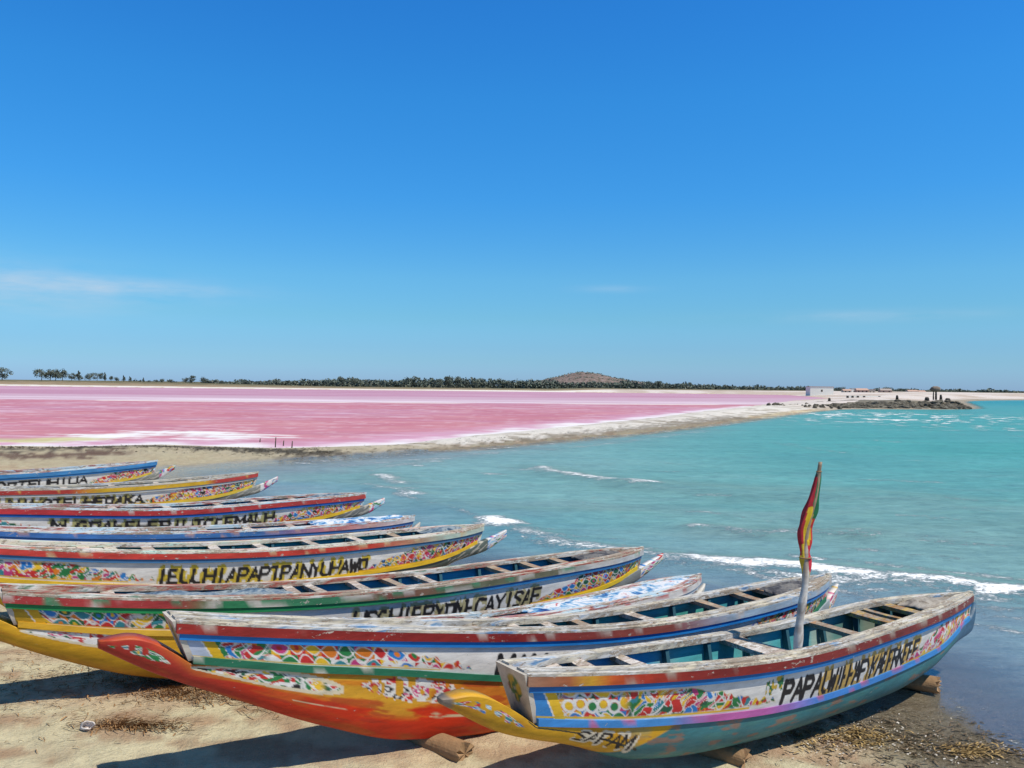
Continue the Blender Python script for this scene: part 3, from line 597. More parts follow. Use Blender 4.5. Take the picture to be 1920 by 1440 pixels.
    return root, dict(Zr=Zr, Br=Br, Hs=Hs, L=L, h=h, S=spec['S'])
def local(info, s, y, z):
    ca, sa = math.cos(info['h']), math.sin(info['h']); return (info['S'][0] + s * ca - y * sa, info['S'][1] + s * sa + y * ca, z)
def flat(cA): return lambda u, v: np.ones(u.shape + (3,)) * np.array(cA)
def patchy(stops, cols2=None, sd=0, amt=.55):
    """a strip whose paint changes along the boat: stops = [(s, colour)], with flakes of other colours"""
    xs = [p for p, _ in stops]; cs = np.array([c_ for _, c_ in stops])
    def f(u, v):
        c_ = np.stack([np.interp(u, xs, cs[:, k]) for k in range(3)], -1)
        if cols2:
            for i, k in enumerate(cols2): c_ = mixc(c_, sstep(amt, amt + .06, vnoise(u * 5.3 + 13 * i + sd, v * 1.2 + 7 * i)) * .9, k)
        return c_
    return f
def panel(seed, text, orn_s, txt, orn_b, pal=None, palb=None, border=BLU, line=YEL, ground=WHT, ringset=None, worn=None, halo=None, th=.03, vr=(.14, .64), w0=None, slant=.14, motif=False):
    """white side panel: scroll-work tapering in from the stern, lettering, scroll-work towards the bow"""
    def f(u, v, H, L):
        vn = v / H; c_ = np.ones(u.shape + (3,)) * np.array(ground)
        c_ = mixc(c_, sstep(.5, .8, fbm(u * 2.5, v * 7 + seed, 4)) * .3, (.55, .50, .44))
        # ornament towards the stern
        if orn_s:
            e = orn_s; up, lo = .70, .14
            tip = np.clip((u - e * .62) / (e * .38), 0, 1); jag = .06 * np.sin(u * 55) + .16 * (vnoise(u * 16, v * 8 + seed) - .5)
            m = sstep(.02, .06, up - tip * .42 + jag * tip - vn) * sstep(.0, .04, vn - lo - tip * .03 - jag * .3 * tip) * (u > .12) * (u < e + .1)
            orn = ornament(u, v, .34, seed, pal, rings=ringset)
            c_ = mixc(c_, m, YEL) ; c_ = c_ * (1 - m[..., None]) + orn * m[..., None]
            sl = u - .10 * (1 - vn)
            c_ = mixc(c_, (sl < .20) * (sl > .10) * (vn < .72), line); c_ = mixc(c_, (sl < .10) * 1., WHT); c_ = mixc(c_, (sl < .085) * 1., border)
            c_ = mixc(c_, (vn < .15) * (vn > .12) * (u < e * .9), line)
        if txt:
            flatc = c_.reshape(-1, 3)
            for (wd_, a_, b_, th_, gp_, hl_) in (txt if isinstance(txt, list) else [(text, txt[0], txt[1], th, .26, halo)]): letters(flatc, u.ravel(), vn.ravel() * .36, wd_, a_, b_, vr[0] * .36, vr[1] * .36 * .86, slant, th_, w0, hl_, gp_)
            c_ = flatc.reshape(c_.shape)
        if motif:
            mm = (np.abs(u - 2.66) < .12) & (np.abs(vn - .52 - .5 * (u - 2.66)) < .16) & (vnoise(u * 38, v * 22) > .5); c_ = mixc(c_, mm * 1., (.03, .18, .07)); mm &= vnoise(u * 30 + 9, v * 30) > .55; c_ = mixc(c_, mm * 1., (.6, .4, .04))
        if orn_b:
            k = np.clip((u - orn_b) / (L - orn_b) * 2.4, 0, 1); jag = .12 * (vnoise(u * 14, v * 6 + seed + 3) - .5)
            m = sstep(.0, .04, (.12 + .62 * k) + jag - vn) * sstep(.0, .03, vn - .10) * (u > orn_b)
            ob = ornament(u, v, .34, seed + 5, palb or [RED, RED, MAG, YEL, YEL, GRN, ORG, BLU, DGR, BLK], .08)
            c_ = c_ * (1 - m[..., None]) + ob * m[..., None]
            c_ = mixc(c_, (vn < .12) * (u > orn_b), YEL)
        if worn:
            for (a, b, amt) in worn: c_ = mixc(c_, sstep(amt, amt - .12, np.abs((u - a) / b) + .5 * (vnoise(u * 8, v * 9) - .5)), (.70, .68, .66))
        return c_
    return f
def hull_plain(top, bottom, edge=.5, extra=None):
    def f(u, q, H):
        n_ = .16 * (vnoise(u * 3, q * 3) - .5); c_ = np.ones(u.shape + (3,)) * np.array(top); c_ = mixc(c_, sstep(edge + .05, edge - .05, q + n_), bottom)
        c_ = mixc(c_, sstep(.52, .75, fbm(u * 3 + 2, q * 4, 4)) * .35, tuple(x * .55 for x in top))
        return extra(u, q, H, c_) if extra else c_
    return f
def scroll(c_, u, q, a, b, q0, q1, seed, pal, white=True):
    vh = .2; m = (u > a) & (u < b); k = (u - a) / (b - a); mid = q0 + (q1 - q0) * k
    loose = (vnoise(u * 24, q * 8 + seed) > .36) | white
    inside = m & loose & (np.abs(q - mid) < .17 * np.sin(np.clip(k, 0, 1) * np.pi)**.6 + .05 * (vnoise(u * 20, q * 6) - .5))
    o_ = ornament(u, (q - mid + .2) * .5, .2, seed, pal, .085); ring = m & (np.abs(np.abs(q - mid) - .17 * np.sin(np.clip(k, 0, 1) * np.pi)**.6) < .035)
    c_ = np.where(inside[..., None], o_, c_); return np.where(ring[..., None] & white, np.array((.66, .58, .42)), c_)

def hull_b1(u, q, H):
    c_ = np.ones(u.shape + (3,)) * np.array((.62, .33, .015)); c_ = mixc(c_, sstep(.5, .7, fbm(u * 3, q * 3, 4)) * .5, (.50, .20, .02))
    c_ = mixc(c_, sstep(.0, .03, u + .0 - (1.55 - .85 * (1 - q))), (.04, .175, .20))
    c_ = mixc(c_, sstep(.5, .68, fbm(u * 2 + 5, q * 5, 4)) * (u > 1.0) * .4, (.07, .22, .19)); c_ = mixc(c_, sstep(.60, .70, fbm(u * 4 + 1, q * 7, 4)) * (u > 1.2) * .6, (.34, .13, .06))
    c_ = scroll(c_, u, q, -.60, .02, .66, .60, 5, [BLU, GRN, RED, LBL, MAG, TEA], False); c_ = mixc(c_, (np.abs(q - .95 + (u - .05) * .55) < .035) * (u > .05) * (u < 1.1), (.05, .05, .03))
    fl = c_.reshape(-1, 3); letters(fl, u.ravel(), (q.ravel() - .30 + .12 * u.ravel()) * .34, 'SAPAM', .46, 1.02, .06, .18, .5, .026, None, (.70, .62, .48), .12); c_ = fl.reshape(c_.shape)
    c_ = mixc(c_, sstep(6.3, 6.7, u), (.05, .12, .20)); return mixc(c_, sstep(-.55, -.60, u), (.25, .2, .16))
def hull_b2(u, q, H):
    c_ = np.ones(u.shape + (3,)) * np.array((.62, .22, .015)); red = np.array((.55, .022, .012))
    c_ = mixc(c_, sstep(.55, .45, q + .30 * (fbm(u * 2.2, q * 4, 4) - .5) - .02 * u), (.62, .034, .008)); c_ = mixc(c_, sstep(1.15, .35, u + q * .7), (.42, .03, .02))
    c_ = mixc(c_, sstep(.5, .7, fbm(u * 2.2, q * 5 + 4, 4)) * .55, (.50, .13, .02)); c_ = mixc(c_, sstep(.50, .62, fbm(u * 1.6 + 4, q * 6, 5)) * (u > .8) * sstep(.30, .45, q) * .8, (.64, .36, .03)); c_ = mixc(c_, sstep(.60, .66, fbm(u * 2.2, q * 11 + 3, 5)) * (u > .8) * (np.abs(q - .58 + .03 * u) < .16), (.62, .50, .32))
    c_ = mixc(c_, sstep(.58, .66, fbm(u * 2.5 + 9, q * 9, 5)) * (u > .6) * .7, (.40, .035, .015))
    c_ = mixc(c_, sstep(3.0, 4.2, u) * .7, (.42, .02, .015))
    c_ = scroll(c_, u, q, .12, 1.35, .86, .70, 11, [GRN, DGR, YEL, WHT, BLK, RED]); c_ = scroll(c_, u, q, 1.5, 2.6, .80, .74, 12, [RED, MAG, WHT, BLK, RED], False)
    c_ = scroll(c_, u, q, -.46, -.02, .6, .62, 13, [GRN, DGR, YEL, ORG, TEA, GRN], False); c_ = mixc(c_, sstep(6.6, 7.2, u), (.30, .34, .36)); return np.where((u > 8.3)[..., None], ornament(u, q * .2, .2, 66, PALW, .08), c_)
def hull_b4(u, q, H):
    c_ = np.ones(u.shape + (3,)) * np.array((.62, .33, .015)); c_ = mixc(c_, sstep(.5, .72, fbm(u * 2.4, q * 4, 4)) * .6, (.52, .22, .015)); c_ = mixc(c_, sstep(.3, .1, q) * .5, (.36, .15, .02))
    c_ = scroll(c_, u, q, .15, 1.35, .88, .76, 21, [RED, RED, WHT, MAG, WHT, DGR]); c_ = mixc(c_, sstep(3.5, 4.6, u), (.22, .23, .22)); return np.where((u > 8.5)[..., None], ornament(u, q * .2, .2, 67, PALW, .10), c_)
def hull_fore(top, bow, s0, L):
    def f(u, q, H):
        c_ = mixc(np.ones(u.shape + (3,)) * np.array(top), sstep(s0 - .6, s0 + .6, u + .3 * (vnoise(u * 3, q * 3) - .5)), bow); c_ = mixc(c_, sstep(.5, .72, fbm(u * 3, q * 4, 4)) * .4, tuple(x * .5 for x in bow))
        c_ = mixc(c_, (u > L - .9) * (vnoise(u * 15 - q * 6, q * 5) > .6) * .7, (.55, .5, .42)); return np.where((u > L + .08)[..., None], ornament(u, q * .16, .16, int(L * 100), PALW, .10), c_)
    return f
def spur_bow(L, pal):
    def f(u, q, H, c_):
        o_ = ornament(u, q * .16, .16, int(L * 100), pal, .10); m = (u > L + .03)
        return np.where(m[..., None], o_, c_)
    return f
PALW = [RED, MAG, YEL, GRN, LBL, WHT, WHT, BLU]
def inner_teal(u):
    c_ = np.ones(u.shape + (3,)) * np.array((.09, .40, .43)); c_ = mixc(c_, sstep(2.2, 1.6, u), (.05, .34, .62)); c_ = mixc(c_, sstep(.45, .7, fbm(u * 2, u * 0 + 3, 3)) * .7, (.42, .46, .40)); return mixc(c_, sstep(4.4, 5.0, u) * .7, (.12, .13, .08))
def inner_blue(u): return mixc(np.ones(u.shape + (3,)) * np.array((.03, .28, .46)), sstep(.5, .7, fbm(u * 2, u * 0, 3)) * .5, (.09, .40, .48))
def inner_green(u): return mixc(np.ones(u.shape + (3,)) * np.array((.07, .38, .33)), sstep(.5, .7, fbm(u * 2, u * 0, 3)) * .5, (.02, .18, .34))
HS2 = [.32, .37, .47, .50, .47, .37, .28]
PALW = [RED, MAG, YEL, GRN, LBL, WHT, WHT, BLU]
RINGS1 = [(.34 + .115 * i, .15 + .02 * (i % 2), .062) for i in range(5)]
g, T, Ty, Tg = 1, M_THW, M_THWY, M_THWG
BOATS = {}
BOATS['front'] = pirogue(dict(S=(.03, 6.32), h=35.7, L=7.16, z=[1.44, 1.21, 1.08, 1.08, 1.02], b=[.20, .38, .47, .45, .37, .19], res=.0095, km=.24, spur=.65, bspur=.12,
    label='nearest pirogue, with PAPA lettering, a teal lower hull and a flagpole', gunmat=M_GUN, gunmat2=M_GUN,
    rail=patchy([(0, (.30, .16, .10)), (.35, (.34, .10, .04)), (.55, (.62, .34, .03)), (.75, (.55, .10, .02)), (1.0, (.45, .04, .015)), (1.6, (.22, .018, .014)), (7, (.20, .035, .028))], [(.40, .33, .27)], 3, .82),
    strip=flat((.015, .15, .42)), mould=patchy([(0, (.04, .22, .55)), (1.4, (.05, .22, .52)), (1.9, (.42, .10, .30)), (2.6, (.40, .10, .32)), (3.4, (.05, .20, .55)), (7.2, (.03, .25, .60))], [(.45, .12, .25)], 5, .8),
    side=panel(41, '', 2.62, [('PAPA', 2.80, 3.42, .054, .16, None), ('UWIHHAFYKAEFRKEEF', 3.42, 5.25, .040, .04, (.55, .36, .10))], 4.95, ringset=RINGS1, w0=None, line=YEL, border=(.04, .24, .58), motif=True, palb=[RED, MAG, PNK, YEL, GRN, ORG, WHT, RED]),
    hull=hull_b1, inner=inner_teal, aft=.30, aftmat=M_GUNB, fore=1.05, foremat=M_GUNR,
    thwarts=[(.46, .11, Tg), (.76, .12, Tg), (1.32, .11, Tg), (2.98, .26, Tg), (4.26, .13, T), (5.02, .16, Ty), (5.22, .07, Ty), (5.62, .14, Ty)]))
BOATS['second'] = pirogue(dict(S=(-2.56, 6.26), h=35.3, L=8.38, z=[1.82, 1.42, 1.13, 1.05, 1.09], b=[.17, .22, .29, .39, .40, .27], res=.0105, hs=HS2, km=.27, spur=.50, bspur=.20,
    keel=[1.67, 1.42, 1.09, .73, .42, .25, .22, .28, .45, .60, .84], label='large pirogue with an orange and red lower hull and a red upturned spur', gunmat=M_GUN, gunmat2=M_GUN,
    rail=patchy([(0, (.30, .022, .016)), (3, (.22, .016, .014)), (5, (.30, .08, .06)), (6.0, (.32, .42, .52)), (8.4, (.35, .45, .55))], [(.5, .42, .36)], 9, .82),
    strip=flat((.012, .19, .55)), mould=patchy([(0, (.015, .13, .07)), (8, (.02, .17, .09))], [(.5, .48, .42)], 2, .84),
    side=panel(77, '', 2.50, [('MAMADOUFAYELAMINE', 2.86, 5.5, .06, .22, None)], 5.4, vr=(.10, .58), line=(.75, .45, .02), border=(.45, .50, .62), th=.05, w0=(1.3, .8), pal=[RED, RED, RED, ORG, YEL, GRN, TEA, BLU, WHT, MAG, GRN]),
    hull=hull_b2, inner=inner_green, aft=2.4, aftmat=M_GUN, fore=1.15, foremat=M_GUNB,
    thwarts=[(2.75, .11, Tg), (3.25, .10, Tg), (3.68, .11, Tg), (4.1, .11, T), (4.96, .14, Tg), (6.1, .12, T), (6.8, .12, T), (7.2, .10, T)]))
BOATS['third'] = pirogue(dict(S=(-2.19, 8.45), h=36, L=6.11, z=[1.09, .91, .80, .79, .86], b=[.24, .27, .26, .31, .33, .25], res=.02, km=.24, spur=.4, bspur=.12, hs=[.3, .34, .38, .4, .38, .32, .26],
    keel=[.98, .74, .55, .42, .33, .26, .22, .24, .32, .44, .66],
    label='low white pirogue with a blue cloth over its bow, squeezed between two larger boats', gunmat=M_GUNB, gunmat2=M_GUNB,
    rail=patchy([(0, (.62, .60, .58)), (2.5, (.55, .12, .14)), (3.4, (.62, .60, .6)), (6, (.66, .64, .62))], [(.5, .1, .1)], 4, .8), strip=flat((.60, .64, .68)), mould=flat((.55, .55, .55)),
    side=panel(14, '', 0, None, 3.8, palb=[WHT, WHT, RED, LBL, PNK, ORG]), hull=hull_plain((.62, .60, .56), (.30, .42, .50)), inner=inner_blue, aft=1.0, fore=1.6, thwarts=[(1.6, .12, Tg), (2.4, .12, Tg), (3.2, .12, Tg)]))
BOATS['fourth'] = pirogue(dict(S=(-4.80, 7.79), h=36.9, L=8.57, z=[1.63, 1.30, 1.13, 1.09, 1.07], b=[.22, .39, .46, .47, .41, .28], res=.0135, hs=HS2, km=.25, spur=.6, bspur=.48,
    keel=[1.47, 1.21, .88, .58, .38, .26, .22, .28, .46, .62, .84],
    label='pirogue with green rail, white repaired patch before black lettering and an orange yellow hull', gunmat=M_GUNR, gunmat2=M_GUNR, motif=(.3, .2, .05),
    rail=patchy([(0, (.40, .04, .04)), (1.5, (.38, .04, .04)), (1.9, (.03, .22, .09)), (3.2, (.05, .20, .10)), (3.9, (.22, .07, .05)), (5, (.12, .13, .07)), (6.5, (.14, .13, .08)), (7.2, (.5, .5, .48)), (8.5, (.5, .5, .5))], [(.05, .25, .13), (.55, .5, .45)], 6, .76),
    strip=patchy([(0, (.01, .22, .06)), (4.6, (.015, .2, .08)), (5.4, (.02, .16, .40)), (8.5, (.02, .15, .36))]), mould=patchy([(0, (.62, .34, .02)), (2.2, (.64, .40, .05)), (4, (.55, .5, .45)), (5.6, (.62, .42, .02)), (8.5, (.66, .46, .02))]),
    side=panel(52, '', 3.0, [('DUSCHIPRYOMHCAYISAF', 3.30, 6.25, .045, .12, (.45, .40, .22))], 6.1, line=(.66, .38, .02), border=(.5, .3, .02), th=.05, worn=[(3.15, .34, 1.0)], vr=(.12, .62)),
    hull=hull_b4, inner=inner_blue, aft=.6, fore=1.15, foremat=M_GUNR,
    thwarts=[(.95, .11, Tg), (2.9, .11, Tg), (3.2, .10, Tg), (3.75, .12, Tg), (4.24, .11, T), (4.72, .12, Tg), (5.9, .12, T), (6.43, .11, T), (6.95, .12, T)]))
BOATS['fifth'] = pirogue(dict(S=(-7.14, 10.05), h=35.9, L=8.20, z=[1.66, 1.33, 1.14, 1.08, 1.08], b=[.26, .37, .44, .48, .44, .31], res=.017, km=.28, spur=.6, bspur=.52,
    label='pirogue with a bright red rail over black and yellow lettering, fifth from the front', gunmat=M_GUNG, gunmat2=M_GUNG,
    rail=patchy([(0, (.55, .05, .04)), (5.8, (.52, .05, .03)), (6.6, (.45, .25, .15)), (7.2, (.40, .5, .42)), (8.2, (.45, .5, .42))], [(.6, .45, .25)], 1, .82), strip=patchy([(0, (.05, .17, .36)), (8, (.06, .16, .28))]), mould=flat((.68, .42, .02)),
    side=panel(63, '', 2.5, [('IEUUHIAPAPTPANYUHAWO', 2.6, 5.75, .046, .12, (.62, .46, .05))], 5.6, line=YEL, border=YEL, vr=(.12, .60)), hull=hull_fore((.62, .36, .02), (.10, .12, .10), 3.6, 8.2), inner=inner_green, aft=2.2, fore=1.2, foremat=M_GUNG,
    thwarts=[(2.6, .13, Tg), (3.5, .13, Tg), (4.2, .13, Tg), (5.0, .13, Tg), (5.8, .14, Tg), (6.5, .13, T)]))
BOATS['sixth'] = pirogue(dict(S=(-7.95, 12.64), h=36.3, L=7.39, z=[1.33, 1.11, .98, .91, .88], b=[.23, .31, .38, .41, .38, .25], res=.022, km=.26, spur=.5, bspur=.15, hs=[.34, .38, .42, .44, .42, .34, .27],
    label='low blue railed pirogue tucked behind the boat with a bright red rail', gunmat=M_GUNB, gunmat2=M_GUNB,
    rail=patchy([(0, (.05, .16, .45)), (4.0, (.05, .17, .42)), (5.5, (.5, .16, .16)), (7.4, (.6, .6, .6))], [(.5, .3, .25)], 8, .8), strip=flat((.04, .14, .38)), mould=flat((.6, .56, .5)),
    side=panel(81, 'HIOUAHFMAEKIUH', 2.0, (2.2, 4.6), 4.6, th=.05, palb=[BLU, WHT, ORG, LBL, RED]), hull=hull_plain((.6, .55, .48), (.25, .3, .32)), inner=inner_blue, aft=2.6, fore=1.0, thwarts=[(3.2, .13, Tg), (4.0, .13, Tg), (4.8, .13, Tg), (5.6, .13, Tg)]))
BOATS['seventh'] = pirogue(dict(S=(-10.15, 13.91), h=36.5, L=8.47, z=[1.47, 1.28, 1.11, 1.10, 1.08], b=[.23, .35, .44, .48, .43, .29], res=.022, km=.30, spur=.6, bspur=.50,
    label='pirogue with a dark red rail over a broad blue stripe, third from the far end', gunmat=M_GUNB, gunmat2=M_GUNB,
    rail=patchy([(0, (.5, .03, .04)), (8.4, (.42, .05, .04))], [(.55, .5, .45)], 5, .86), strip=flat((.015, .11, .40)), mould=flat((.66, .42, .02)), rail_h=.10,
    side=panel(93, '', 1.8, [('MUGOAHEHFRIUTCOEMAUH', 2.1, 6.2, .055, .14, (.4, .38, .16))], 5.9, vr=(.2, .66)), hull=hull_fore((.55, .34, .03), (.17, .17, .16), 3.6, 8.47), inner=inner_blue, aft=2.4, fore=1.2,
    thwarts=[(3.2, .13, Tg), (4.2, .13, Tg), (5.2, .13, Tg), (6.0, .13, Tg), (6.8, .13, Tg)]))
BOATS['eighth'] = pirogue(dict(S=(-13.41, 16.58), h=37, L=8.47, z=[1.36, 1.23, 1.14, 1.14, 1.24], b=[.23, .33, .42, .47, .42, .28], res=.026, km=.34, spur=.6, bspur=.55, hs=[.4, .45, .49, .5, .48, .42, .34],
    label='pirogue with a rail painted red at both ends and yellow between', gunmat=M_GUN, gunmat2=M_GUN,
    rail=patchy([(0, (.40, .03, .03)), (4.0, (.40, .04, .03)), (4.7, (.62, .38, .02)), (7.0, (.62, .36, .02)), (7.3, (.45, .05, .04)), (8.5, (.45, .05, .04))], [(.6, .4, .1)], 7, .88), strip=flat((.42, .44, .44)), mould=flat((.62, .45, .05)), rail_h=.10,
    side=panel(101, '', 2.0, [('HPUNIHGTEUHFOAKA', 2.2, 5.6, .055, .2, (.4, .34, .12))], 5.2, vr=(.2, .66)), hull=hull_fore((.5, .40, .2), (.24, .24, .21), 3.6, 8.47), inner=inner_green, aft=3.0, fore=1.2,
    thwarts=[(4.0, .13, Tg), (5.0, .13, Tg), (6.0, .13, Tg), (6.8, .13, T)]))
BOATS['ninth'] = pirogue(dict(S=(-17.19, 19.23), h=37, L=8.47, z=[1.35, 1.22, 1.13, 1.16, 1.26], b=[.23, .33, .43, .48, .42, .28], res=.028, km=.38, spur=.6, bspur=.52, hs=[.4, .45, .49, .5, .48, .42, .34],
    label='farthest pirogue, with a light blue rail, by the sandy bend of the shore', gunmat=M_GUNB, gunmat2=M_GUNB,
    rail=flat((.05, .22, .48)), strip=flat((.02, .15, .38)), mould=flat((.62, .44, .05)), rail_h=.11,
    side=panel(113, '', 2.0, [('HAPMIDOTEUHIUA', 3.2, 6.6, .055, .2, None)], 6.5, vr=(.2, .66)), hull=hull_fore((.5, .40, .2), (.24, .24, .21), 3.6, 8.47), inner=inner_blue, aft=3.0, fore=1.2,
    thwarts=[(4.4, .13, Tg), (5.6, .13, Tg), (6.6, .13, Tg)]))

# cloths and nets lying on the boats
def cloth_mat(name, cols, sc):
    t = NT(name); f = t.noise(t.coord((1, 1, 1)), sc, 4, .6, .8); t.base(t.ramp(f, [(.3 + .4 * i / (len(cols) - 1), c_) for i, c_ in enumerate(cols)], 'LINEAR'), .9, .15); t.bump(t.noise(t.coord((1, 1, 1)), 50, 5, .7), .5, .01); return t.m
def cloth(name, info, s0, s1, wf, zf, mat, seed, amp=.05, label='', cat='tarpaulin', nx=70, ny=34, fold=1.):
    r = np.random.default_rng(seed); s = np.linspace(s0, s1, nx)[:, None]; q = np.linspace(-1, 1, ny)[None, :]
    e = np.minimum(1, np.minimum((s - s0), (s1 - s)) / .22); hw = wf * (np.maximum(info['Br'](s), .06)) * (.72 + .28 * e) + .04 * (vnoise(s * 3 + seed, s * 0) - .5)
    y = q * hw; z = info['Zr'](s) + zf + amp * np.sqrt(np.clip(1 - q**2, 0, 1)) * e**.5 + amp * fold * (fbm(s * 4.5 + seed, q * 2.2 + s * 2, 4) - .45) * (1 - q**6)
    s2 = s + .05 * (vnoise(q * 3 + seed, q * 0 + 2) - .5) + 0 * q
    P = np.stack([s2, y + 0 * s, z], -1); n = nx * ny; V = P.reshape(-1, 3); V2 = V - np.array((0, 0, .018)); Fg = grid_faces(nx, ny)
    bd = [i for i in range(ny)] + [k * ny + ny - 1 for k in range(1, nx)] + [(nx - 1) * ny + i for i in range(ny - 2, -1, -1)] + [k * ny for k in range(nx - 2, 0, -1)]
    F_ = Fg.tolist() + (Fg[:, ::-1] + n).tolist() + [(bd[i], bd[(i + 1) % len(bd)], bd[(i + 1) % len(bd)] + n, bd[i] + n) for i in range(len(bd))]
    o = mk(name, np.r_[V, V2], F_, mat); o.location = (info['S'][0], info['S'][1], 0); o.rotation_euler = (0, 0, info['h']); return tag(o, label, cat)
GREYC = cloth_mat('grey_canvas', [(.10, .09, .08), (.24, .21, .18), (.36, .33, .29), (.16, .13, .10)], 5); BLUEC = cloth_mat('blue_white_cloth', [(.02, .05, .18), (.04, .14, .36), (.16, .34, .52), (.60, .62, .66), (.64, .64, .66), (.45, .08, .10)], 5)
NETM = cloth_mat('net_grey_blue', [(.03, .05, .08), (.10, .15, .21), (.26, .30, .32), (.06, .08, .10)], 6); DARKC = cloth_mat('dark_net', [(.025, .025, .03), (.08, .08, .09), (.18, .17, .16), (.05, .07, .10)], 6)
B_ = {k: v[1] for k, v in BOATS.items()}
cloth('canvas_cover', B_['front'], 5.80, 6.72, .74, -.035, GREYC, 3, .045, 'brown grey canvas heaped on the bow of the boat lettered PAPA', 'canvas', fold=1.5)
cloth('fishing_net', B_['second'], 7.15, 7.95, .72, -.035, DARKC, 5, .045, 'dark net piled on the bow of the orange hulled boat', 'net', fold=1.5)
cloth('fishing_net', B_['fourth'], 7.3, 8.15, .72, -.035, DARKC, 9, .045, 'dark net piled on the bow of the green railed boat', 'net', fold=1.5)
cloth('tarpaulin', B_['third'], 3.0, 6.0, .92, -.01, BLUEC, 12, .022, 'crumpled blue and white cloth spread over the low white boat', 'cloth', 110, 34, 1.3)
cloth('fishing_net', B_['fourth'], 1.0, 2.9, .60, -.06, NETM, 15, .05, 'grey blue net heaped in the stern of the green railed boat', 'net', fold=1.6)
cloth('fishing_net', B_['fifth'], 7.0, 7.8, .68, -.03, NETM, 21, .06, 'grey net bundle on the bow of the bright red railed boat', 'net', 40, 20, 1.5)
cloth('tarpaulin', B_['sixth'], 5.2, 7.2, .9, .0, BLUEC, 23, .045, 'blue and white cloth on the bow of the low blue railed boat', 'cloth', 50, 20, 1.4)
cloth('fishing_net', B_['seventh'], 7.1, 8.0, .68, -.03, NETM, 25, .06, 'grey blue net on the bow of the boat with the broad blue stripe', 'net', 36, 18, 1.5)

# flagpole standing in the front boat, its flag furled round the top
fb = B_['front']; dpt = local(fb, 3.02, -.16, 0)[1]; pb = Vector(at_depth(1489, 1224, dpt)); pb = pb + (pb - Vector(at_depth(1537, 866, dpt + .1))).normalized() * .25; tip = Vector(at_depth(1537, 866, dpt + .1)); axis = tip - pb
pole = empty('flagpole', pb); tag(pole, 'crooked wooden pole with a furled green, yellow and red flag, standing in the nearest boat', 'flagpole')
nk = 60; V = []
def pole_c(t_): return axis * t_ + Vector((.022 * math.sin(t_ * 7) + .012 * math.sin(t_ * 17), .01 * math.cos(t_ * 9), 0))
for i in range(nk):
    t_ = i / (nk - 1); rr = .047 * (1 - .62 * t_) * (1 + .10 * math.sin(t_ * 41) * (t_ < .5)); c_ = pole_c(t_)
    V.append([(c_.x + rr * math.cos(a_), c_.y + rr * math.sin(a_), c_.z) for a_ in np.linspace(0, 2 * math.pi, 12, endpoint=False)])
pc_ = np.ones((nk, 12, 3)) * np.array((.60, .57, .53)); tt_ = np.linspace(0, 1, nk)[:, None] + np.zeros((1, 12)); pc_ = mixc(pc_, sstep(.42, .62, tt_ + .2 * (vnoise(tt_ * 20, np.arange(12)[None, :] * .7) - .5)), (.36, .26, .17)); pc_ = mixc(pc_, sstep(.6, .7, vnoise(tt_ * 30, np.arange(12)[None, :] * .8)) * .5, (.22, .15, .1))
V, F_ = sweep(np.array(V)); mk('pole', V, F_, M_PAINT, pole, col=pc_)
# flag: a furled strip of cloth with deep folds, tied low on the pole
nf, ka = 110, 44; V = []; FC = np.zeros((nf, ka, 3))
for i in range(nf):
    k = i / (nf - 1); t_ = .965 - .56 * k; c_ = pole_c(t_)
    wid = np.interp(k, [0, .08, .35, .60, .68, .74, .86, 1.], [.014, .028, .062, .056, .040, .048, .032, .02]); dx = np.interp(k, [0, .2, .5, .62, .8, 1], [.0, -.012, -.032, -.012, .004, .0])
    ring = []
    for j in range(ka):
        a_ = 2 * math.pi * j / ka; rr = wid * (1 + .24 * math.sin(3 * a_ + 2.5 * k + 1) + .13 * math.sin(7 * a_ - 5 * k) + .10 * math.sin(26 * k + 2 * a_))
        ring.append((c_.x + dx + rr * math.cos(a_), c_.y + .55 * rr * math.sin(a_), c_.z + .012 * math.sin(3 * a_)))
        side_ = math.cos(a_) + .25 * math.sin(9 * k)
        if k < .32: cf = (.015, .16, .06) if side_ > .05 + .2 * math.sin(5 * k) else (.40, .02, .03)
        elif k < .62: cf = (.68, .46, .02) if -.45 < side_ < .62 else ((.42, .02, .03) if side_ < 0 else ((.02, .16, .06) if k < .40 else (.55, .03, .03)))
        elif k < .84: cf = (.62, .42, .03) if side_ < .40 else (.58, .03, .05)
        else: cf = (.55, .38, .03)
        if k < .06: cf = (.02, .05, .04)
        if .62 < k < .70 and side_ < -.7: cf = (.5, .03, .05)
        FC[i, j] = cf
    V.append(ring)
V, F_ = sweep(np.array(V)); flag = mk('flag', V, F_, paint_material('flag_cloth', .9, (.5, .5, .5), .3), pole, col=FC)
ties = []
for tk in (.955, .555):
    c_ = pole_c(tk); rr = .022 if tk > .9 else .055; mj, mn = 16, 6; V = []
    for i in range(mj):
        a_ = 2 * math.pi * i / mj
        V += [(c_.x + (rr + .007 * math.cos(b_)) * math.cos(a_), c_.y + (rr * .7 + .007 * math.cos(b_)) * math.sin(a_), c_.z + .007 * math.sin(b_)) for b_ in np.linspace(0, 2 * math.pi, mn, endpoint=False)]
    F_ = [(i * mn + j, ((i + 1) % mj) * mn + j, ((i + 1) % mj) * mn + (j + 1) % mn, i * mn + (j + 1) % mn) for i in range(mj) for j in range(mn)]
    mk('cord', V, F_, M_LOG, flag)

